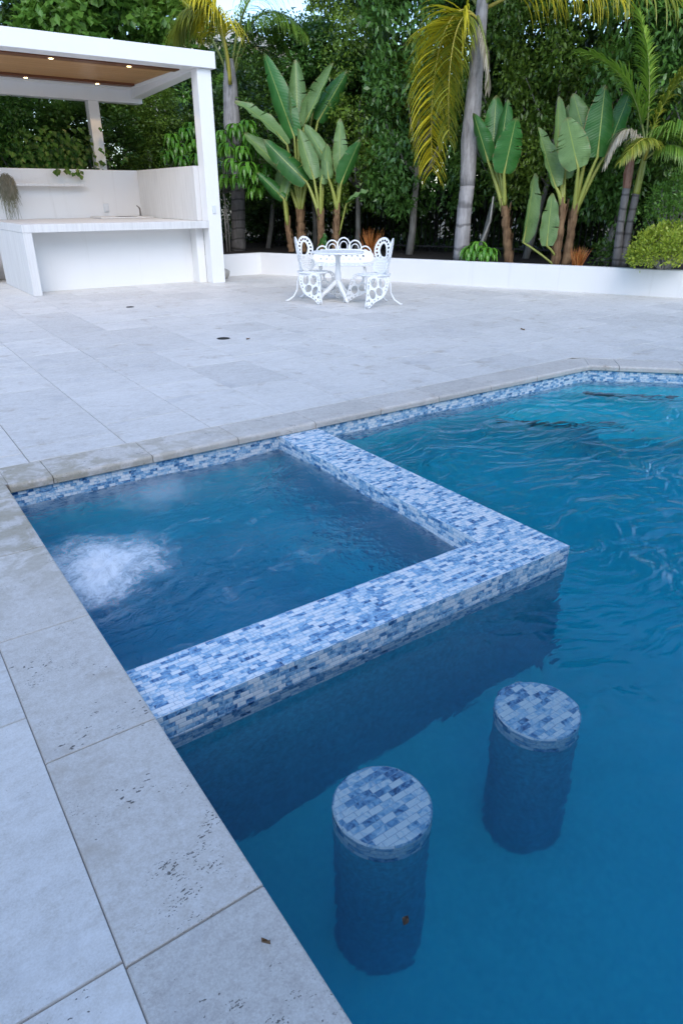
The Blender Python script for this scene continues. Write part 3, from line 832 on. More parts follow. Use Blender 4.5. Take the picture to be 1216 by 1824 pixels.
m_ = MB(); m_.tube([(0, 0, .12), (-.03, -.02, .17), (-.075, -.05, .19)], [.016, .011, .013], 10); m_.build('handle', M['chrome'], fa, smooth=True)

# hanging moss plant on the wall
p = on_y(14, 330, 14.9)
mo = MB(); rm = random.Random(5)
for i in range(900):
    th, ph = rm.uniform(0, 6.28), rm.uniform(0, 1)**.5
    q = Vector((p.x + .13*ph*math.cos(th), 14.93 + .11*ph*math.sin(th), p.z + .17 - .1*ph*ph + rm.uniform(-.12, .05)))
    L = rm.uniform(.12, .34) if rm.random() < .93 else rm.uniform(.4, .75)
    n_ = 5; dx, dy = rm.uniform(-.12, .12), rm.uniform(-.08, .02); wv = rm.uniform(0, 6.28)
    pr_ = None
    for s in range(n_+1):
        f_ = s/n_
        c = q + Vector((dx*f_*.5 + .012*math.sin(wv+f_*9), dy*f_ + .012*math.cos(wv+f_*8), -L*f_ + .03*math.sin(f_*3.1)))
        wd = .004*(1-f_*.6)
        if pr_: mo.face([pr_[0], pr_[1], c+Vector((wd, 0, 0)), c-Vector((wd, 0, 0))], rm.random())
        pr_ = (c-Vector((wd, 0, 0)), c+Vector((wd, 0, 0)))
tag(mo.build('moss_plant', M['moss']), 'hanging tuft of grey air-plant moss on the white wall at the left edge', 'plant')

# stone at the foot of the post
bm = bmesh.new(); bmesh.ops.create_icosphere(bm, subdivisions=3, radius=.13)
for v in bm.verts: v.co *= 1 + .12*math.sin(v.co.x*31+1)*math.sin(v.co.y*27)+.06*math.sin(v.co.z*40); v.co.z *= .85
me = bpy.data.meshes.new('rock'); bm.to_mesh(me); bm.free(); me.materials.append(M['rock'])
for f_ in me.polygons: f_.use_smooth = True
rk = bpy.data.objects.new('rock', me); col.objects.link(rk); rk.location = (6.02, 12.62, .10)
tag(rk, 'round pale rock on the paving at the foot of the white post', 'rock')

# drains and leaf litter
for (px, py, r, lb) in ((398, 603, .075, 'round dark floor drain in the open paving between pool and table'), (232, 547, .06, 'small dark floor drain in the paving before the bar')):
    p = on_z(px, py, 0); m_ = MB(); N = 24
    ci = lambda rr, z: [(p.x+rr*math.cos(2*math.pi*i/N), p.y+rr*math.sin(2*math.pi*i/N), z) for i in range(N)]
    m_.face(ci(r, .0022))
    for i in range(-3, 4): m_.box((p.x-r*.8*math.sqrt(max(0, 1-(i/4)**2)), p.y+i*r*.24-.004, .0022), (p.x+r*.8*math.sqrt(max(0, 1-(i/4)**2)), p.y+i*r*.24+.004, .005))
    tag(m_.build('floor_drain', M['drain']), lb, 'drain')
def litter(p, L, W, rz, name, label, z=.004, parent=None):
    m_ = MB(); N = 6; pr_ = None
    for s in range(N+1):
        f_ = s/N; w_ = W*math.sin(math.pi*min(.98, f_+.03)); x_ = (f_-.5)*L
        c = [Vector((x_, -w_, .006+.012*f_*f_)), Vector((x_, 0, .001)), Vector((x_, w_, .008+.010*(1-f_)))]
        if pr_: m_.face([pr_[0], c[0], c[1], pr_[1]]); m_.face([pr_[1], c[1], c[2], pr_[2]])
        pr_ = c
    o = m_.build(name, M['dry_leaf']); o.location = (p.x, p.y, z); o.rotation_euler = (0, 0, rz)
    return tag(o, label, 'leaf')
litter(on_z(442, 605, 0), .06, .010, .4, 'fallen_leaf', 'dry leaf lying beside the floor drain in the open paving')
litter(on_z(930, 588, 0), .08, .014, 1.4, 'fallen_leaf', 'dry leaf lying on the paving in front of the long planter wall')
litter(on_z(474, 1683, 0), .020, .004, 2.3, 'fallen_leaf', 'tiny brown leaf scrap on the coping stone at the bottom edge')
litter(on_z(722, 1637, -.166), .026, .009, .5, 'fallen_leaf', 'small orange leaf drifting in the water beside the front stool', z=-.185)

# ------------------------------------------------------------------ lacy cast furniture
def plate(outlines, holes, th=.008, res=10):
    """flat plate with holes: list of closed 2-D outlines and of holes -> mesh data in the XY plane"""
    cu = bpy.data.curves.new('plate', 'CURVE'); cu.dimensions = '2D'; cu.fill_mode = 'BOTH'; cu.extrude = th/2; cu.bevel_depth = .0015; cu.bevel_resolution = 0
    for pts in outlines + holes:
        sp = cu.splines.new('POLY'); sp.points.add(len(pts)-1)
        for q, (x_, y_) in zip(sp.points, pts): q.co = (x_, y_, 0, 1)
        sp.use_cyclic_u = True
    ob = bpy.data.objects.new('plate', cu); col.objects.link(ob)
    dg = bpy.context.evaluated_depsgraph_get(); dg.update()
    me = bpy.data.meshes.new_from_object(ob.evaluated_get(dg))
    bpy.data.objects.remove(ob); return me
def ell(cx_, cy_, rx, ry, rot=0, n=18):
    c, s = math.cos(rot), math.sin(rot)
    return [(cx_ + rx*math.cos(t)*c - ry*math.sin(t)*s, cy_ + rx*math.cos(t)*s + ry*math.sin(t)*c) for t in [2*math.pi*i/n for i in range(n)]]
def smooth_poly(pts, n=6):
    out = []; m_ = len(pts)
    for i in range(m_):
        p0, p1, p2, p3 = [Vector(pts[(i+k) % m_]) for k in (-1, 0, 1, 2)]
        for j in range(n):
            t = j/n; out.append(tuple(.5*((2*p1) + (p2-p0)*t + (2*p0-5*p1+4*p2-p3)*t*t + (3*p1-p0-3*p2+p3)*t**3)))
    return out
def ring_holes(cx_, cy_, rx, ry, rot, r, n, jit=.25, seed=1):
    rr = random.Random(seed); out = []
    for (x_, y_) in ell(cx_, cy_, rx, ry, rot, n): out.append(ell(x_, y_, r*rr.uniform(1-jit, 1), r*rr.uniform(1-jit, 1), 0, 9))
    return out
def place(me, name, fn, parent):
    for v in me.vertices: v.co = fn(v.co)
    me.materials.clear(); me.materials.append(M['cast'])
    o = bpy.data.objects.new(name, me); col.objects.link(o); o.parent = parent; return o
def inside(pt, poly):
    x_, y_ = pt; r = False; j = len(poly)-1
    for i in range(len(poly)):
        if (poly[i][1] > y_) != (poly[j][1] > y_) and x_ < (poly[j][0]-poly[i][0])*(y_-poly[i][1])/(poly[j][1]-poly[i][1])+poly[i][0]: r = not r
        j = i
    return r
def make_chair():
    root = empty('garden_chair')
    # seat: round lacy disc
    seat = ell(0, 0, .235, .225, 0, 40)
    holes = ring_holes(0, 0, .205, .195, 0, .016, 26) + ring_holes(0, 0, .15, .14, .1, .022, 15) + ring_holes(0, 0, .085, .08, 0, .022, 9) + [ell(0, 0, .035, .035)]
    place(plate([seat], holes), 'seat', lambda c: Vector((c.x, c.y, .43 + c.z - .012*(1-(c.x**2+c.y**2)/.055))), root)
    rimb = MB(); rimb.tube([(.235*math.cos(t), .225*math.sin(t), .425) for t in [2*math.pi*i/32 for i in range(33)]], .011, 6, cap=False); rimb.build('seat_rim', M['cast'], root, smooth=True)
    # back: two upper wings (open loops with a holed band) and two lacy lower lobes, folded about the spine
    for s in (-1, 1):
        up = smooth_poly([(.02, .60), (.10, .585), (.235, .64), (.285, .76), (.245, .88), (.15, .915), (.065, .85), (.025, .72)])
        inn = smooth_poly([(.085, .665), (.15, .665), (.195, .74), (.185, .81), (.15, .835), (.11, .79)])
        ccx, ccy = sum(p[0] for p in up)/len(up), sum(p[1] for p in up)/len(up)
        band = []; m2 = len(up); rr = random.Random(3)
        for i in range(0, m2, 3):
            px_, py_ = up[i]; q = (px_+(ccx-px_)*.27, py_+(ccy-py_)*.24); band.append(ell(q[0], q[1], rr.uniform(.016, .020), rr.uniform(.016, .020), 0, 9))
        low = smooth_poly([(.015, .46), (.12, .43), (.23, .47), (.255, .56), (.17, .61), (.06, .60), (.015, .57)])
        lh = []
        for i in range(7):
            for j in range(5):
                q = (.04+.034*i+(.017 if j % 2 else 0), .462+.034*j)
                if all(inside((q[0]+a_, q[1]+b_), low) for a_ in (-.02, .02) for b_ in (-.02, .02)): lh.append(ell(q[0], q[1], .0145, .0145, 0, 8))
        fold = R_(38)
        def fb(c, s=s):
            rake = .22*(c.y-.43)
            u = c.x
            return Vector((-.215 - rake + u*math.sin(fold) + c.z*math.cos(fold), s*(u*math.cos(fold)) - s*c.z*math.sin(fold), c.y))
        place(plate([up], band + [inn], .012), 'back_wing', fb, root)
        place(plate([low], lh, .008), 'back_lobe', fb, root)
        # front wing that reaches down to the ground as the front leg
        fw = smooth_poly([(-.12, .41), (.05, .425), (.20, .42), (.265, .36), (.31, .17), (.36, .005), (.30, .002), (.18, .075), (.02, .13), (-.08, .22), (-.13, .32)])
        ov = [ell(.0, .33, .062, .068, .2), ell(.145, .335, .064, .066, 0), ell(.062, .215, .068, .055, .2), ell(.195, .19, .055, .066, -.5)]
        fh = []; rr = random.Random(8); ccx, ccy = .10, .26
        for i in range(0, len(fw), 3):
            px_, py_ = fw[i]; q = (px_+(ccx-px_)*.15, py_+(ccy-py_)*.15)
            r_ = rr.uniform(.014, .018)
            if inside(q, fw) and all(not inside((q[0]+a_, q[1]+b_), o_) for o_ in ov for a_ in (-.016, 0, .016) for b_ in (-.016, 0, .016)): fh.append(ell(q[0], q[1], r_, r_, 0, 9))
        fh += [ell(.27, .11, .018, .022, -.3, 9), ell(.255, .30, .016, .02, 0, 9), ell(.315, .06, .011, .014, 0, 8)]
        def ff(c, s=s):
            sp = .20 + (.425-c.y)*.28
            return Vector((c.x*.92, s*(sp + c.x*.12) + s*c.z, c.y))
        place(plate([fw], fh + ov, .012), 'front_wing', ff, root)
        lg = MB(); lg.tube([(-.14, s*.14, .425), (-.185, s*.15, .30), (-.19, s*.155, .18), (-.24, s*.18, .08), (-.32, s*.215, .02), (-.355, s*.23, .016)], [.012, .012, .013, .014, .014, .012], 8)
        lg.build('leg', M['cast'], root, smooth=True)
    sp = MB(); sp.tube([(-.21, 0, .43), (-.225, 0, .55), (-.25, 0, .64)], .014, 8); sp.build('spine', M['cast'], root, smooth=True)
    return root
TB = Vector((6.13, 8.85))
chair = make_chair()
c2 = copy_tree(chair)
for o, pos, lb in ((chair, (5.80, 9.03), 'white lacy cast garden chair with winged back, left of the round table'), (c2, (6.32, 8.19), 'white lacy cast garden chair with winged back, right of the round table')):
    sg = 1 if o is chair else -1; d = SIDE*sg*.9 + Vector((-.575, -.82, 0))*.42; o.location = (*pos, 0); o.rotation_euler = (0, 0, math.atan2(d.y, d.x))
    tag(o, lb, 'chair', 'lacy chairs round the garden table')
# bench behind the table: row of hoops along the back
gb = empty('garden_bench', (6.80, 9.68, 0), math.atan2(TB.y-9.68, TB.x-6.80), label='white cast bench with a back of overlapping hoops behind the round table', cat='bench')
m_ = MB(); W_ = .46
so_ = smooth_poly([(-.2, -W_), (.2, -W_), (.22, 0), (.2, W_), (-.2, W_)], 5)
hs = [ell(-.14+.07*i, -.38+.076*j, .022, .025, 0, 8) for i in range(5) for j in range(11)]
place(plate([so_], hs), 'seat', lambda c: Vector((c.x, c.y, .43+c.z)), gb)
hp = MB()
for k_, (yy, hh) in enumerate(((-.36, .70), (-.19, .79), (0, .83), (.19, .79), (.36, .70))):
    for rr_, rad in ((.13, .012), (.075, .008)):
        hp.tube([(-.24-.2*(hh-.13+rr_*math.sin(t)-.43)*.5, yy + rr_*.82*math.cos(t), hh-.13 + rr_*1.0*math.sin(t)) for t in [2*math.pi*i/22 for i in range(23)]], rad, 6, cap=False)
hp.build('back_hoops', M['cast'], gb, smooth=True)
pl = smooth_poly([(-.46, .46), (0, .445), (.46, .46), (.45, .62), (0, .66), (-.45, .62)], 5)
hs = [ell(-.38+.095*i+(.047 if j % 2 else 0), .50+.05*j, .018, .017, 0, 8) for i in range(8) for j in range(3)]
place(plate([pl], hs), 'back_panel', lambda c: Vector((-.22-.1*(c.y-.45)+c.z, c.x, c.y)), gb)
for sx in (-1, 1):
    for sy in (-1, 1):
        lg = MB(); lg.tube([(sx*.17, sy*.36, .425), (sx*.19, sy*.385, .22), (sx*.20, sy*.38, .08), (sx*.25, sy*.42, .012)], [.014, .015, .014, .012], 8); lg.build('leg', M['cast'], gb, smooth=True)
# round table
tb = empty('garden_table', (TB.x, TB.y, 0), .5, label='round white cast garden table on a curved tripod pedestal', cat='table')
top = ell(0, 0, .38, .38, 0, 60)
hs = []
for r_, n_, hr in ((.35, 42, .013), (.305, 34, .015), (.255, 24, .018), (.20, 18, .018), (.148, 14, .016), (.10, 10, .014)): hs += ring_holes(0, 0, r_, r_, r_, hr, n_, .1)
place(plate([top], hs, .012), 'table_top', lambda c: Vector((c.x, c.y, .70+c.z)), tb)
m_ = MB(); m_.tube([(.38*math.cos(t), .38*math.sin(t), .698) for t in [2*math.pi*i/48 for i in range(49)]], .013, 6, cap=False); m_.build('table_rim', M['cast'], tb, smooth=True)
m_ = MB(); m_.tube([(0, 0, z) for z in (.20, .26, .31, .36, .45, .55, .62, .66, .69)], [.05, .045, .055, .05, .038, .035, .036, .05, .085], 16); m_.build('pedestal', M['cast'], tb, smooth=True)
for i in range(3):
    ca = R_((168, 62, -55)[i]); dv = SIDE*math.cos(ca) + Vector((-.575, -.82, 0))*math.sin(ca); a_ = math.atan2(dv.y, dv.x) - .5
    f_ = lambda r, z: (r*math.cos(a_), r*math.sin(a_), z)
    m_ = MB(); m_.tube([f_(.01, .30), f_(.06, .25), f_(.14, .17), f_(.23, .10), f_(.285, .03), f_(.32, .014)], [.036, .038, .034, .03, .026, .02], 10); m_.build('leg', M['cast'], tb, smooth=True)

# ------------------------------------------------------------------ plants
def arc(a_, b_, sag, n=8, side=Vector((0, 0, 0))):
    a_, b_ = Vector(a_), Vector(b_)
    return [a_.lerp(b_, i/n) + (Vector((0, 0, sag)) + side)*(4*(i/n)*(1-i/n)) for i in range(n+1)]
def paddle_mesh(base, tip, width, facing, fold=.5, curl=0, tears=(), nose=.5, rs=None, droop=.0):
    """one paddle blade from base to tip; facing = direction its upper side looks to"""
    base, tip = Vector(base), Vector(tip); ax = (tip-base); L = ax.length; ax.normalize()
    nrm = Vector(facing); nrm = (nrm - ax*nrm.dot(ax)).normalized(); side = ax.cross(nrm)
    NV, NU = 22, 5; m_ = MB(); rs = rs or random
    ph = rs.uniform(0, 6); rc_ = rs.uniform(-.10, .06)
    tw_ = rs.uniform(-.25, .25); tears = tuple(tears) + tuple((rs.choice((-1, 1)), rs.uniform(.25, .9)) for _ in range(rs.choice((0, 1, 2, 3))))
    def prof(v): return max(.0, (math.sin(math.pi*min(1, (v*.94+.06)**.72)))**.62)
    def P(v, q):
        wv = width*prof(v)
        an = fold*abs(q)
        y_ = q*wv*math.cos(an*.9); z_ = abs(q)*wv*math.sin(an)
        z_ += (.014*math.sin(7*v*math.pi+ph) + .010*math.sin(17*v+2*ph))*q*q + q*width*tw_*(v-.4)
        bend = (curl + rc_)*L*v*v
        return base + ax*(L*v) + side*y_ + nrm*(z_ + bend) + Vector((0, 0, -droop*L*v*v*v))
    for s in (-1, 1):
        for i in range(NV):
            v0, v1 = i/NV, (i+1)/NV
            cut = False
            for (ts, tv) in tears:
                if ts == s and v0 <= tv < v1: cut = True
            for j in range(NU):
                q0, q1 = s*j/NU, s*(j+1)/NU
                sh0 = sh1 = 0
                a0 = v0; a1 = v1
                if cut and j >= 1: a1 = v1 - (v1-v0)*.75*(j/NU)
                pts = [P(a0, q0), P(a0, q1), P(a1 if cut else v1, q1), P(v1 if not cut else v1-(v1-v0)*.75*(max(0, j-1)/NU), q0)]
                uv = [(.5+q0/2, a0), (.5+q1/2, a0), (.5+q1/2, v1), (.5+q0/2, v1)]
                if s < 0: pts = pts[::-1]; uv = uv[::-1]
                m_.face(pts, .5, uv)
    return m_
def bop(name, label, foot_list, leaves, group, seed):
    """giant bird of paradise: sheathed stems, then leaves of (stem index, base, tip, width, facing sign, options)"""
    rs = random.Random(seed)
    root = empty(name, foot_list[0][0], label=label, cat='plant', group=group); L0 = Vector(foot_list[0][0])
    for (foot, topp, r) in foot_list:
        foot, topp = Vector(foot)-L0, Vector(topp)-L0
        m_ = MB(); n_ = 16
        pts = [foot.lerp(topp, i/n_) + Vector((.008*math.sin(i*1.3+seed), .008*math.cos(i*1.7), 0)) for i in range(n_+1)]
        m_.tube(pts, [r*(1.12-.35*i/n_)*(1+.10*math.sin(i*2.1+seed)+(.12 if i % 3 == 0 else 0)) for i in range(n_+1)], 12)
        # ragged old leaf sheaths
        for i in range(26):
            f_ = rs.uniform(.05, .97); an = rs.uniform(0, 6.28); c = foot.lerp(topp, f_); d = Vector((math.cos(an), math.sin(an), 0))
            t_ = Vector((-d.y, d.x, 0)); h_ = rs.uniform(.10, .22)
            m_.face([c+d*r*.9-t_*.03, c+d*r*.9+t_*.03, c+d*(r*1.25)+t_*.012+Vector((0, 0, h_)), c+d*(r*1.3)-t_*.012+Vector((0, 0, h_))], rs.random())
        m_.build('stem', M['fibre'], root, smooth=True)
    for (si, bs, tp, wd, face, opt) in leaves:
        foot, topp, r = foot_list[si]; topp = Vector(topp)-L0; foot = Vector(foot)-L0
        bs, tp = Vector(bs)-L0, Vector(tp)-L0
        st_ = topp.lerp(foot, rs.uniform(.0, .22)) if not opt.get('low') else foot + Vector((rs.uniform(-.05, .05), rs.uniform(-.05, .05), 0))
        m_ = paddle_mesh(bs, tp, wd*1.2, face, opt.get('fold', .45), opt.get('curl', 0), opt.get('tears', ()), rs=rs, droop=opt.get('droop', 0))
        lf = m_.build('leaf', M['paddle'], root); merge_doubles(lf, 5e-4)
        for f_ in lf.data.polygons: f_.use_smooth = True
        pm = MB(); mid = st_.lerp(bs, .55) + Vector((0, 0, .04)) + (st_-foot).normalized()*(.06)
        k = 8; path = []
        for i in range(k+1):
            t = i/k; path.append(st_*(1-t)**2 + mid*2*t*(1-t) + bs*t*t)
        path.append(bs + (tp-bs)*.25)
        pm.tube(path, [.044*(1-.58*i/(k+1)) if not opt.get('low') else .018 for i in range(k+1)] + [.006], 8)
        pm.build('petiole', M['petiole'], lf, smooth=True)
    return root
def F(s, k=0, up=0): return (TOCAM*s + SIDE*k + Vector((0, 0, up))).normalized()
# --- clump beside the palm, left of the table: three stems
def q(px, py, off): return on_wall(px, py, off)
def leaf_row(rows, z0=0):
    out = []
    for (si, b_, t_, wpx, face, off0, off1, opt) in rows:
        B, Tp = q(*b_, off0), q(*t_, off1); out.append((si, B, Tp, wpx, face, opt))
    return out
st1 = [(q(538, 448, .55), q(534, 372, .60), .085), (q(519, 448, .35), q(511, 395, .35), .055)]
bop('bird_of_paradise', 'tallest dark green paddle-leaved clump left of the white table, its leaves fanned above the rest', st1, leaf_row([
    (0, (524, 244), (468, 92), .20, F(-1, .5), .6, .5, dict(fold=.35)),
    (0, (530, 226), (527, 103), .19, F(1, .2), .7, .8, dict(fold=.75)),
    (0, (541, 222), (597, 112), .17, F(1, -.6), .75, .9, dict(fold=.85)),
    (0, (566, 216), (619, 126), .18, F(-1, -.3), .9, 1.1, dict(fold=.6)),
    (0, (511, 258), (432, 160), .19, F(.4, .1, 1), .5, .2, dict(fold=.3, curl=-.14, tears=((1, .55), (1, .75), (-1, .66)))),
    (0, (503, 305), (436, 231), .16, F(.5, -.2, .8), .45, .3, dict(fold=.5)),
    (1, (505, 354), (457, 306), .135, F(-.7, .5, -.4), .3, .15, dict(fold=.7)),
    (1, (508, 358), (522, 295), .13, F(1, -.5), .35, .5, dict(fold=.9)),
    (1, (510, 352), (500, 285), .17, F(.6, -.3), .6, .8, dict(fold=.5)),
    (0, (556, 205), (570, 140), .15, F(1, .4), 1.2, 1.4, dict(fold=.6)),
]), 'giant bird of paradise plants in the planter', 1)
st2 = [(q(572, 449, .35), q(571, 380, .35), .062), (q(597, 449, .42), q(600, 372, .42), .062)]
bop('bird_of_paradise', 'mid-height paddle-leaved clump with pale green undersides, close behind the left garden chair', st2, leaf_row([
    (0, (546, 324), (470, 252), .185, F(-.8, .3, -.5), .3, .05, dict(fold=.4)),
    (0, (559, 319), (530, 228), .16, F(1, .35, .3), .35, .4, dict(fold=.5)),
    (0, (571, 327), (585, 256), .135, F(-1, .5), .3, .3, dict(fold=.8)),
    (0, (578, 280), (541, 220), .14, F(-1, .2), .5, .6, dict(fold=.5)),
    (1, (605, 312), (605, 211), .125, F(1, .1, .2), .5, .6, dict(fold=.35)),
    (1, (607, 328), (639, 246), .155, F(-1, -.5), .4, .35, dict(fold=.55, tears=((1, .62),))),
    (1, (585, 318), (578, 262), .12, F(-1, .0), .28, .3, dict(fold=.7)),
    (1, (617, 362), (656, 340), .12, F(.4, .2, 1), .45, .5, dict(fold=.4, low=1)),
    (0, (570, 447), (578, 414), .075, F(1, .6), .3, .3, dict(fold=.4, low=1)),
]), 'giant bird of paradise plants in the planter', 2)
# --- right of the thick palm
st3 = [(q(906, 471, .5), q(898, 366, .5), .075)]
bop('bird_of_paradise', 'paddle-leaved plant on one brown stem just right of the thick grey palm trunk', st3, leaf_row([
    (0, (869, 288), (843, 200), .15, F(-1, .7), .45, .3, dict(fold=.7)),
    (0, (876, 280), (884, 167), .17, F(1, -.1), .6, .75, dict(fold=.3)),
    (0, (888, 290), (904, 176), .15, F(-1, .5), .5, .5, dict(fold=.6)),
    (0, (897, 309), (919, 208), .205, F(-1, -.1), .35, .2, dict(fold=.22, tears=((-1, .45), (-1, .62), (-1, .8)))),
]), 'giant bird of paradise plants in the planter', 3)
st4 = [(q(987, 473, .45), q(1003, 362, .45), .072), (q(1006, 473, .55), q(1023, 372, .55), .07)]
bop('bird_of_paradise', 'broad many-leaved paddle clump with a torn pale leaf, left of the slim twin palms', st4, leaf_row([
    (0, (989, 334), (955, 226), .165, F(.9, .5), .4, .3, dict(fold=.6, tears=((-1, .3), (1, .5)))),
    (0, (997, 321), (984, 178), .15, F(1, .4), .6, .7, dict(fold=.6, curl=.08)),
    (0, (1005, 318), (1014, 184), .155, F(1, .1), .6, .8, dict(fold=.5)),
    (1, (1046, 262), (1020, 166), .17, F(-1, .5), .6, .6, dict(fold=.4)),
    (1, (1029, 300), (1008, 208), .21, F(-1, .3), .3, .1, dict(fold=.2, tears=((1, .5), (1, .7), (-1, .85)))),
    (1, (1063, 280), (1077, 150), .215, F(-1, -.15), .5, .5, dict(fold=.25)),
    (1, (1077, 276), (1125, 155), .16, F(.8, -.7, .2), .7, .8, dict(fold=.3)),
    (0, (931, 432), (957, 309), .16, F(.9, .6), .35, .4, dict(fold=.6, low=1)),
    (0, (973, 438), (982, 343), .14, F(1, .1), .3, .3, dict(fold=.25, low=1)),
]), 'giant bird of paradise plants in the planter', 4)

# --- palms
def frond(root, pts, length_leaflet, n_, mat, rmat, droop=.6, seed=0, spread=1.0, width=.022, plume=.4, r0=.03, start=.12, along=1.0, side=None):
    """pts: control points of the rachis (3 or 4), leaflets hang to both sides"""
    rs = random.Random(seed); L0 = Vector(root.location); P = [Vector(p)-L0 for p in pts]
    def bez(t):
        Q = P
        while len(Q) > 1: Q = [Q[i].lerp(Q[i+1], t) for i in range(len(Q)-1)]
        return Q[0]
    fr = empty('frond'); fr.parent = root
    m_ = MB(); m_.tube([bez(i/20) for i in range(21)], [r0*(1-.88*i/20) for i in range(21)], 6); m_.build('rachis', rmat, fr, smooth=True)
    lm = MB()
    for i in range(n_):
        t = start + (1-start)*i/(n_-1); c = bez(t); d = (bez(min(1, t+.02))-bez(max(0, t-.02))).normalized()
        up = Vector((0, 0, 1)); sd_ = d.cross(up)
        if sd_.length < .15: sd_ = Vector((.82, -.575, 0))
        if side is not None: sd_ = Vector(side) - d*d.dot(Vector(side))
        sd_.normalize(); upn = sd_.cross(d)
        for s in (-1, 1):
            Ll = length_leaflet*(math.sin(math.pi*(.12+.80*t))**.6)*rs.uniform(.82, 1.1)
            dir_ = (sd_*s*spread + d*(.55+.5*t)*along + upn*plume*rs.uniform(-.4, 1)).normalized()
            prev = None; pos = c.copy(); K = 5; tn = rs.random(); wv = dir_.cross(Vector((rs.uniform(-.4, .4), rs.uniform(-.4, .4), 1))).normalized()
            dr = droop*rs.uniform(.75, 1.25)
            for kk in range(K+1):
                f_ = kk/K; wd = width*.5*(1-f_)**.6*(1 if kk else .6)
                cur = (pos-wv*wd, pos+wv*wd)
                if prev: lm.face([prev[0], prev[1], cur[1], cur[0]], tn)
                prev = cur
                dir_ = (dir_ + Vector((0, 0, -dr*(f_+.25)*.9))).normalized(); pos = pos + dir_*(Ll/K)
    lm.build('leaflets', mat, fr)
    return fr
def trunk(root, path, radii, mat, name='trunk', n_=14):
    L0 = Vector(root.location); P = [Vector(p)-L0 for p in path]
    # densify
    pts, rr = [], []
    for i in range(len(P)-1):
        for j in range(6): pts.append(P[i].lerp(P[i+1], j/6)); rr.append(radii[i]+(radii[i+1]-radii[i])*j/6)
    pts.append(P[-1]); rr.append(radii[-1]); rs = random.Random(len(path))
    rr = [r*(1+rs.uniform(-.03, .03)) for r in rr]
    m_ = MB(); m_.tube(pts, rr, n_); return m_.build(name, mat, root, smooth=True)
# thick queen palm in the middle
o1 = q(820, 466, .6)
pm = empty('palm_tree', o1, label='thick grey trunked palm with one big yellow hanging frond behind the planter wall', cat='palm tree')
trunk(pm, [o1, q(826, 380, .6), q(832, 330, .6)], [.15, .132, .127], M['palm_bark'])
trunk(pm, [q(832, 331, .6), q(836, 250, .6), q(842, 190, .6), q(848, 120, .6), q(856, 40, .6), q(862, -40, .6)], [.128, .152, .14, .115, .10, .085], M['boot'], 'boot_sheath')
for i in range(9):   # dry fibre strands along the sheath
    pass
CR = q(852, 40, .55)
frond(pm, [CR, q(815, -30, .2), q(755, 60, -.1), q(770, 305, -.2)], .84, 175, M['palm_yellow'], M['rachis_yellow'], .52, 1, 1.0, .040, 1.1, r0=.020, start=.18, along=.7, side=(.82, -.575, 0))
frond(pm, [CR, q(825, -10, .1), q(790, 60, -.2), q(800, 250, -.3)], .62, 110, M['palm_olive'], M['rachis_yellow'], .5, 21, 1.0, .036, 1.2, r0=.018, start=.22, along=.7, side=(.82, -.575, 0))
frond(pm, [q(856, 20, .6), q(930, -120, .4), q(1080, -60, .2), q(1215, 0, .0)], 1.0, 62, M['palm_olive'], M['rachis'], .62, 2, .8, .034, .9, start=.1)
frond(pm, [q(856, 20, .7), q(960, -40, .9), q(1010, -40, .9), q(1110, 0, .8)], .9, 52, M['palm_yellow'], M['rachis_yellow'], .7, 3, .8, .032, .9, start=.2)
frond(pm, [q(850, 30, .5), q(862, 60, .3), q(872, 110, .3), q(868, 160, .35)], .30, 40, M['palm_dead'], M['rachis'], .9, 4, .5, .02, .1)
frond(pm, [q(850, 10, .8), q(760, -140, 1.2), q(640, -150, 1.8), q(560, -60, 2.2)], .9, 60, M['palm_green'], M['rachis'], .8, 5, .9, .026, .3)
for i in range(6):   # upper crown, above the top of the picture
    an = i*1.05 + .3; C0 = q(862, -40, .6); d = Vector((math.cos(an), math.sin(an), 0))
    frond(pm, [C0, C0 + d*.7 + Vector((0, 0, 1.5)), C0 + d*2.0 + Vector((0, 0, 1.9)), C0 + d*2.9 + Vector((0, 0, .5))], .8, 46, M['palm_green'], M['rachis'], .6, 60+i, .9, .034, .6)
# left palm behind the pavilion corner
o2 = q(425, 452, 1.15)
pl_ = empty('palm_tree', o2, label='dark trunked palm with yellowing fronds beside the pavilion roof corner', cat='palm tree')
trunk(pl_, [o2, q(424, 340, 1.15)], [.165, .15], M['palm_bark_dark'])
trunk(pl_, [q(424, 341, 1.15), q(413, 220, 1.15), q(410, 150, 1.15), q(408, 105, 1.15)], [.15, .175, .15, .09], M['boot'], 'boot_sheath')
c_ = (410, 150)
frond(pl_, [q(*c_, 1.1), q(400, 40, .9), q(370, -30, .8), q(310, 55, .6)], .95, 130, M['palm_olive'], M['rachis'], .7, 11, .9, .036, .3, r0=.045, start=.32)
frond(pl_, [q(*c_, 1.0), q(405, 60, .7), q(385, 0, .5), q(345, -20, .4)], .85, 110, M['palm_yellow'], M['rachis_yellow'], .8, 12, .9, .034, .3, r0=.04, start=.35)
frond(pl_, [q(415, 140, 1.2), q(430, 30, 1.3), q(480, -20, 1.5), q(545, 60, 1.6)], .8, 90, M['palm_green'], M['rachis'], .7, 13, .9, .022, .3, start=.3)
frond(pl_, [q(415, 140, 1.2), q(440, 50, 1.5), q(480, 10, 2.0), q(520, 110, 2.2)], .7, 80, M['palm_green'], M['rachis'], .7, 14, .9, .022, .3, start=.3)
frond(pl_, [q(412, 140, 1.2), q(420, 0, 1.2), q(470, -80, 1.2), q(560, -40, 1.0)], .8, 80, M['palm_green'], M['rachis'], .8, 15, .9, .022, .3, start=.3)
frond(pl_, [q(408, 140, 1.3), q(360, 0, 2.0), q(280, -60, 2.6), q(215, 0, 3.0)], .8, 80, M['palm_green'], M['rachis'], .9, 16, .9, .022, .3, start=.3)
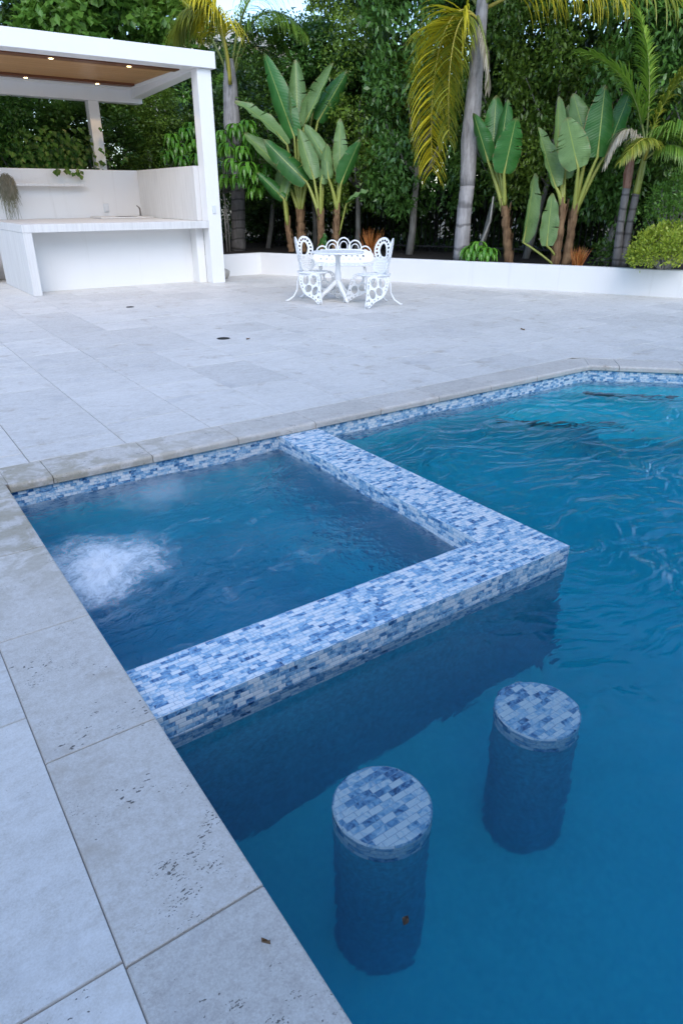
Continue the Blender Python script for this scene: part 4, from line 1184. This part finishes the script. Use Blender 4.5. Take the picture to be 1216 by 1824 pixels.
# twin slim palms on the right
o3 = q(1096, 476, .65)
pk = empty('palm_tree', o3, label='slim twin-stemmed palm with bright arching fronds at the right edge', cat='palm tree')
trunk(pk, [o3, q(1104, 400, .65), q(1115, 335, .65)], [.075, .062, .06], M['palm_bark_dark'])
trunk(pk, [q(1115, 336, .65), q(1118, 310, .65), q(1122, 290, .65), q(1128, 262, .65)], [.062, .075, .06, .035], M['brown_shaft'], 'crownshaft')
trunk(pk, [q(1106, 477, .75), q(1120, 400, .75), q(1132, 345, .75)], [.075, .062, .058], M['palm_bark_dark'])
trunk(pk, [q(1132, 346, .75), q(1140, 310, .75), q(1147, 280, .75), q(1152, 255, .75)], [.06, .055, .042, .03], M['petiole'], 'crownshaft')
K0 = q(1147, 285, .7)
for i, (p1, p2, p3, ll, nn_, mat, rm_, dr) in enumerate((
    ((1150, 200, .6), (1120, 110, .5), (1035, 92, .3), .54, 96, 'palm_green', 'rachis', .24),
    ((1155, 190, .7), (1165, 100, .8), (1135, 20, .9), .45, 70, 'palm_green', 'rachis', .3),
    ((1160, 210, .7), (1195, 150, .7), (1235, 110, .6), .45, 70, 'palm_olive', 'rachis', .4),
    ((1165, 240, .6), (1200, 205, .3), (1260, 215, .1), .50, 70, 'palm_green', 'rachis', .5),
    ((1160, 250, .4), (1160, 220, -.1), (1105, 285, -.4), .36, 64, 'palm_olive', 'rachis_yellow', .5),
    ((1140, 235, .6), (1110, 190, .4), (1078, 290, .3), .34, 56, 'palm_dead', 'rachis', .8),
    ((1165, 240, .9), (1210, 190, 1.2), (1250, 280, 1.4), .5, 60, 'palm_green', 'rachis', .6),
    ((1175, 260, .5), (1215, 235, .3), (1235, 300, .2), .4, 50, 'palm_green', 'rachis', .7))):
    frond(pk, [K0, q(*p1), q(*p2), q(*p3)], ll, nn_, M[mat], M[rm_], dr, 30+i, .9, .032, .35, r0=.022, start=.25)

# --- leaves in clumps
def leaf_quad(mb, c, d, nrm, L, W, tint):
    """folded pointed leaf: two faces"""
    sd_ = d.cross(nrm); sd_.normalize()
    t = c + d*L; m0 = c + d*L*.45 - nrm*L*.06
    mb.face([c, m0 + sd_*W/2 + nrm*W*.18, t], tint); mb.face([c, t, m0 - sd_*W/2 + nrm*W*.18], tint)
def rvec(rs):
    while True:
        v = Vector((rs.uniform(-1, 1), rs.uniform(-1, 1), rs.uniform(-1, 1)))
        if .1 < v.length < 1: return v.normalized()
def crown_mesh(name, rs, W, D, H_, z0, clumps, per, L, Wd, mat, cl_r=(.28, .5), shell=.55, top_taper=.3):
    mb = MB()
    for k in range(clumps):
        zf = rs.random(); an = rs.uniform(0, 6.283)
        rad = (rs.random()**.5)*(1-shell)+shell if rs.random() < .8 else rs.random()
        tp = 1 - top_taper*max(0, (zf-.6)/.4)**1.5 - .35*max(0, (.12-zf)/.12)
        c = Vector((W*rad*tp*math.cos(an), D*rad*tp*math.sin(an), z0 + H_*zf)); R0 = rs.uniform(*cl_r); base_t = rs.uniform(.0, .55)
        for i in range(per):
            v = rvec(rs); rr = R0*(rs.random()**.4)
            p = c + Vector((v.x*rr, v.y*rr, v.z*rr*.8))
            d = (v*.7 + rvec(rs)*.8 + Vector((0, 0, -.25))).normalized(); nn_ = (Vector((0, 0, 1)) + rvec(rs)*.9 + v*.5).normalized()
            nn_ = (nn_ - d*nn_.dot(d)).normalized()
            s = rs.uniform(.7, 1.25)
            leaf_quad(mb, p, d, nn_, L*s, Wd*s, min(1, base_t + rs.random()*.5))
    o = mb.build(name, mat); me = o.data; bpy.data.objects.remove(o); return me
rs = random.Random(21)
CROWNS = [crown_mesh('crown', random.Random(40+i), 1.0, .85, 4.6, 0, (120, 100, 90)[i], (190, 230, 210)[i], (.085, .08, .11)[i], (.043, .036, .05)[i], M[('hedge', 'hedge_warm', 'hedge_cool')[i]], ((.20, .40), (.22, .44), (.26, .5))[i]) for i in range(3)]
BACKCR = [crown_mesh('crown', random.Random(60+i), 1.15, 1.0, 5.6, 0, 85, 150, .14, .07, M['hedge_far']) for i in range(2)]
def link_mesh(me, name, parent, loc=(0, 0, 0), rz=0, scale=(1, 1, 1)):
    o = bpy.data.objects.new(name, me); col.objects.link(o); o.parent = parent; o.location = loc; o.rotation_euler = (0, 0, rz); o.scale = scale; return o
def tree(foot, lean, h_cb, label, cr, r=.06, group='hedge trees behind the planter', scale=(1, 1, 1), name='hedge_tree'):
    root = empty(name, foot, label=label, cat='tree', group=group)
    top = Vector((lean[0], lean[1], h_cb)); m_ = MB()
    pts = [Vector((0, 0, -.1)), top*.35+Vector((.02, -.02, 0)), top*.7, top, top+Vector((0, 0, 1.6))]
    m_.tube(pts, [r*1.15, r, r*.9, r*.85, r*.35], 9)
    for k in range(9):
        an = rs.uniform(0, 6.28); p0 = top + Vector((0, 0, rs.uniform(-.2, .8))); m_.tube([p0, p0+Vector((.3*math.cos(an), .3*math.sin(an), .3)), p0+Vector((.65*math.cos(an), .65*math.sin(an), .9))], [r*.5, r*.35, r*.15], 6)
    m_.build('trunk', M['bark'], root, smooth=True)
    link_mesh(cr, 'crown', root, (top.x, top.y, top.z-.35), rs.uniform(0, 6.28), scale)
    return root
front = [  # px of trunk foot, py, offset, lean (towards right +), crown base height, label
    (476, 448, 2.1, .25, 1.35, .055, 'hedge tree with a thin leaning trunk right of the dark palm trunk'),
    (634, 440, 2.1, .05, 1.3, .06, 'hedge tree whose grey trunk shows just right of the white bench'),
    (727, 462, 1.9, .10, 1.35, .075, 'hedge tree with a straight pale trunk standing alone right of the chairs'),
    (848, 466, 2.0, .35, 1.45, .06, 'hedge tree with a leaning grey trunk beside the thick palm trunk'),
    (932, 470, 2.0, .30, 1.40, .06, 'hedge tree with a slanting trunk between the two paddle-leaved plants'),
    (1062, 474, 2.0, .40, 1.25, .06, 'hedge tree with a trunk slanting towards the slim twin palms'),
    (1210, 470, 2.1, .0, 1.2, .06, 'hedge tree behind the yellow-green shrub at the right edge'),
    (1330, 480, 1.5, .0, 1.2, .06, 'hedge tree outside the right edge of the picture'),
    (560, 440, 2.5, .0, 1.5, .06, 'hedge tree behind the mid-height paddle-leaved clump')]
for i, (px, py, off, ln, hb, r, lb) in enumerate(front):
    f_ = q(px, py, off); f_.z = .33
    if px == 1330: continue
    tree(f_, (SIDE.x*ln, SIDE.y*ln), hb, lb, CROWNS[i % 3], r, scale=(1, 1, ({476: .74, 560: .72, 634: 1.1}.get(px, 1.3))))
# hedge behind the pavilion
for i, (x_, hs_) in enumerate(((2.2, .9), (3.6, .8), (4.9, .78), (6.3, .70))):
    tree(Vector((x_, 16.7+.15*(i % 2), .3)), (.1, 0), .5, ['dark hedge tree behind the left end of the pavilion wall', 'dark hedge tree behind the middle of the pavilion wall', 'dark hedge tree behind the thin rear post of the pavilion', 'dark hedge tree behind the right post of the pavilion'][i], CROWNS[(i+1) % 3], .06, scale=(1.05, 1, hs_))
# second row, reaching lower: closes the view between the trunks
back_lab = 'dark dense tree of the back row, closing the gaps behind the hedge trunks'
for i, px in enumerate((430, 520, 610, 690, 775, 860, 945, 1030, 1120, 1215, 1320)):
    f_ = q(px, 430, 4.1 + .3*(i % 2)); f_.z = .3
    hs_ = {520: .62, 430: .84, 610: 1.0}.get(px, 1.55)
    tree(f_, (0, 0), .25, back_lab, BACKCR[i % 2], .07, 'back row trees', (1.05, 1.05, hs_))
for i, x_ in enumerate((1.2, 2.9, 4.6, 6.2, 7.6)):
    tree(Vector((x_, 18.8, .3)), (0, 0), .2, 'dark dense tree of the back row behind the pavilion', BACKCR[(i+1) % 2], .07, 'back row trees behind the pavilion', (1.1, 1.05, 1.0 if i < 3 else .74))

# fence between the hedge and the back row
fn = MB(); A_ = W0 + WN*2.9 - WD*1.5; Bq = WE + WN*2.9; Ln = (Bq-A_).length; k = int(Ln/.11)
fence = empty('metal_fence', (*A_, .33), label='black metal picket fence in the dark behind the hedge trunks', cat='fence')
for i in range(k+1):
    p = (Bq-A_)*(i/k); fn.box((p.x-.009, p.y-.009, 0), (p.x+.009, p.y+.009, 1.25))
fn.build('picket', M['black'], fence)['kind'] = 'stuff'
rl = MB(); D_ = Bq-A_
for z in (.12, 1.12): rl.bar((0, 0, z), (D_.x, D_.y, z), .03, .035)
rl.build('rail', M['black'], fence)

# tall fresh green tree behind the pavilion roof
big = crown_mesh('crown', random.Random(77), 1.7, 1.3, 2.6, 0, 75, 150, .20, .13, M['bright_tree'], (.3, .6))
for (px, py, Y, lb, sc_) in ((90, 30, 18.0, 'fresh green broad-leaved tree above the left of the pavilion roof', 1.0), (235, 40, 18.6, 'fresh green broad-leaved tree above the right of the pavilion roof', .95)):
    p = on_y(px, py, Y); f_ = Vector((p.x, Y, .3))
    root = empty('broadleaf_tree', f_, label=lb, cat='tree', group='broad-leaved trees over the pavilion')
    m_ = MB(); m_.tube([(0, 0, 0), (.05, 0, 1.5), (-.05, .1, 3.0), (0, 0, 4.6)], [.12, .10, .08, .04], 9); m_.build('trunk', M['bark'], root, smooth=True)
    link_mesh(big, 'crown', root, (0, 0, p.z-1.2), px, (sc_, sc_, sc_))
# distant sunlit trees, seen through the gaps
ft = crown_mesh('crown', random.Random(81), 2.4, 2.2, 4.5, 0, 60, 110, .34, .2, M['bright_tree'], (.6, 1.0))
for i, (px, Y, h_) in enumerate(((440, 33, 2.6), (585, 35, 2.2), (690, 30, 3.0), (1040, 24, 2.5), (330, 32, 2.0), (1180, 22, 3.0))):
    p = on_y(px, 300, Y); root = empty('far_tree', (p.x, Y, 0), label='sunny pale green tree far off behind the hedge', cat='tree', group='far trees beyond the hedge')
    m_ = MB(); m_.tube([(0, 0, 0), (.05, 0, h_), (0, 0, h_+2)], [.2, .16, .08], 8); m_.build('trunk', M['bark'], root, smooth=True)
    link_mesh(ft, 'crown', root, (0, 0, h_), i*1.3)
# distant house on the slope, seen beside the left palm
p = on_y(436, 100, 40)
ho = empty('house', (p.x, 40, 0), label='cream house far off behind the left palm', cat='house')
m_ = MB(); m_.box((-4, 0, 0), (4, 6, p.z+.5)); m_.build('wall', M['sunny_wall'], ho)
m_ = MB()
z = p.z+.5
for s in ((-4.4, -.4, 6.4, 4.4),):
    m_.face([(-4.4, -.4, z), (4.4, -.4, z), (0, 3, z+1.6)]); m_.face([(4.4, -.4, z), (4.4, 6.4, z), (0, 3, z+1.6)]); m_.face([(4.4, 6.4, z), (-4.4, 6.4, z), (0, 3, z+1.6)]); m_.face([(-4.4, 6.4, z), (-4.4, -.4, z), (0, 3, z+1.6)])
m_.build('roof', M['roof_tile'], ho)
for k in range(4):
    m_ = MB(); m_.box((-2.9+k*1.5, -.03, p.z-.55), (-1.9+k*1.5, .02, p.z+.15)); m_.build('window', M['glass'], ho)

# --- whorled umbrella plants
def whorls(name, label, foot, heads, mat, leaflet=.26, n_l=11, stems=2, group=None, wid=.075):
    root = empty(name, foot, label=label, cat='plant', group=group); L0 = Vector(foot); r2 = random.Random(int(foot[0]*100))
    m_ = MB()
    zc = sum(h_[2] for h_ in heads)/len(heads) - L0.z
    mids = [Vector((r2.uniform(-.1, .1), r2.uniform(-.1, .1), max(.04, min(.9 + .3*i, zc - .12)))) for i in range(stems)]
    for i in range(stems): m_.tube([(.08*i, .03*i, -.05), Vector((.08*i, .03*i, 0)) + mids[i]*.5, mids[i]], [.022, .02, .016], 7)
    fm = MB()
    for h_ in heads:
        h_ = Vector(h_)-L0; md = min(mids, key=lambda a_: (a_-h_).length)
        m_.tube([md, md.lerp(h_, .5)+Vector((0, 0, .03)), h_], [.014, .010, .006], 6)
        for w_ in range(2):
            N = n_l - 3*w_; hc = h_ + Vector((0, 0, .05*w_))
            tn = r2.random()*.7
            for k in range(N):
                an = 2*math.pi*k/N + r2.uniform(-.2, .2) + w_*.3
                out = Vector((math.cos(an), math.sin(an), .25 + .35*w_)).normalized(); Ll = leaflet*r2.uniform(.8, 1.15)
                pos = hc + out*.03; d = out.copy(); sd_ = d.cross(Vector((0, 0, 1))).normalized(); prev = None; K = 6
                for s in range(K+1):
                    f_ = s/K; wv = wid*.5*math.sin(math.pi*min(.985, .06+.94*f_))**.7
                    nrm = sd_.cross(d)
                    cur = [pos - sd_*wv + nrm*wv*.35, pos, pos + sd_*wv + nrm*wv*.35]
                    if prev:
                        t = min(1, tn + r2.random()*.3)
                        fm.face([prev[0], prev[1], cur[1], cur[0]], t); fm.face([prev[1], prev[2], cur[2], cur[1]], t)
                    prev = cur; d = (d + Vector((0, 0, -.38 - .1*s*(1-w_*.4)))).normalized(); pos = pos + d*(Ll/K)
    m_.build('stem', M['bark'], root, smooth=True)
    lo = fm.build('foliage', mat, root, smooth=True); return root
whorls('umbrella_plant', 'glossy umbrella plant with drooping leaf whorls just right of the white pavilion post', q(405, 450, .75),
       [q(*a_) for a_ in ((420, 228, .7), (447, 245, .6), (405, 262, .6), (432, 268, .4), (462, 262, .8), (415, 290, .35), (440, 296, .25), (452, 312, .4), (404, 318, .5), (470, 300, .7), (426, 318, .3), (455, 335, .5), (398, 240, .9), (440, 222, .9))], M['umbrella'], .30)
whorls('umbrella_plant', 'glossy umbrella plant rising behind the stone side wall of the pavilion', Vector((6.35, 15.9, .33)),
       [on_y(a_, b_, Y) for a_, b_, Y in ((305, 245, 16), (330, 235, 16), (318, 262, 15.9), (345, 255, 15.9), (298, 275, 15.9), (352, 280, 15.8), (325, 285, 15.8), (340, 225, 16.2))], M['umbrella'], .30)
whorls('umbrella_plant', 'small lime young umbrella plant at the foot of the thick palm', q(842, 468, .3), [q(840, 446, .25), q(862, 448, .25), q(852, 438, .35), q(872, 450, .25), q(833, 450, .3)], M['umbrella'], .24, 10, 1, wid=.055)

# --- lime shrub and the light bush above it
def shrub(name, label, c, rad, clumps, per, L, Wd, mat, seed):
    foot = Vector((c.x, c.y, .34)); root = empty(name, foot, label=label, cat='shrub')
    r2 = random.Random(seed); mb = MB(); st_ = MB()
    for k in range(clumps):
        v = rvec(r2); v.z = abs(v.z)*1.2-.45 - (.25 if r2.random() < .2 else 0)
        cc = (c-foot) + Vector((v.x*rad[0], v.y*rad[1], v.z*rad[2])); R0 = r2.uniform(.08, .17); bt = r2.uniform(0, .5)
        st_.tube([(0, 0, 0), cc*.5 + Vector((0, 0, .1)), cc], [.012, .008, .003], 5)
        for i in range(per):
            u = rvec(r2); p = cc + u*R0*(r2.random()**.4); d = (u + rvec(r2)*.7 + Vector((0, 0, .2))).normalized(); nn_ = (Vector((0, 0, 1)) + rvec(r2)).normalized(); nn_ = (nn_-d*nn_.dot(d)).normalized(); s = r2.uniform(.7, 1.2)
            leaf_quad(mb, p, d, nn_, L*s, Wd*s, min(1, bt + r2.random()*.5))
    st_.build('stem', M['bark'], root); mb.build('foliage', mat, root); return root
shrub('shrub', 'bright yellow-green shrub spilling over the planter wall at the right edge', q(1188, 440, .10), (.58, .42, .36), 135, 60, .055, .03, M['lime'], 3)
shrub('shrub', 'taller green bush above the yellow-green shrub at the right edge', q(1205, 365, .7), (.4, .5, .5), 60, 60, .06, .03, M['bright_tree'], 4)
shrub('shrub', 'small dark leafy bush between the slanting trunks near the right end', q(1080, 452, 1.0), (.25, .25, .22), 16, 45, .07, .035, M['hedge'], 6)

# --- orange spiky plants
for (px, py, off, lb) in ((661, 432, .35, 'orange spiky plant behind the white bench'), (1029, 466, .3, 'orange spiky plant left of the slim twin palms')):
    f_ = q(px, py, off); f_.z = .34; zt = q(px, py-22, off).z
    mb = MB(); r2 = random.Random(px)
    for i in range(150):
        an = r2.uniform(0, 6.28); o_ = r2.random()*.5; d = Vector((o_*math.cos(an), o_*math.sin(an), 1)).normalized()
        b0 = Vector((r2.uniform(-.06, .06), r2.uniform(-.06, .06), 0)); L = (zt-.34+.04)*r2.uniform(.55, 1.1); sd_ = d.cross(Vector((math.sin(an), -math.cos(an), .3))).normalized()*.006
        md = b0 + d*L*.6; tp = b0 + d*L + Vector((r2.uniform(-.03, .03), r2.uniform(-.03, .03), 0)); t = r2.random()
        mb.face([b0-sd_, b0+sd_, md+sd_*.9, md-sd_*.9], t); mb.face([md-sd_*.9, md+sd_*.9, tp], t)
    o = mb.build('spiky_plant', M['spike']); o.location = f_; tag(o, lb, 'plant')

# --- vine hanging over the pavilion wall
vm = MB(); r2 = random.Random(12)
for i in range(420):
    px = r2.gauss(105, 42); Y = r2.uniform(15.25, 15.8); p = on_y(px, 290, Y); p.z = 1.95 + abs(r2.gauss(0, .35))
    if abs(px-118) < 26 and r2.random() < .10: p = on_y(px, 300, r2.uniform(15.0, 15.12)); p.z = 1.95 - r2.random()*.10*(1 if px > 108 else .5)
    d = Vector((r2.uniform(-.6, .6), -.6, -.8)).normalized(); nn_ = Vector((r2.uniform(-.4, .4), -1, .5)); nn_ = (nn_-d*nn_.dot(d)).normalized()
    s = r2.uniform(.7, 1.2); leaf_quad(vm, p, d, nn_, .13*s, .10*s, r2.random())
tag(vm.build('climbing_vine', M['vine']), 'leafy vine hanging over the top of the white wall behind the bar', 'vine')
# bare grey branch beside the palm
m_ = MB(); m_.tube([q(846, 462, .35), q(858, 430, .4), q(872, 395, .45), q(878, 350, .5)], [.022, .02, .017, .012], 7)
tag(m_.build('branch', M['bark'], smooth=True), 'thin bare grey branch curving up between the thick palm and its right neighbour', 'branch')
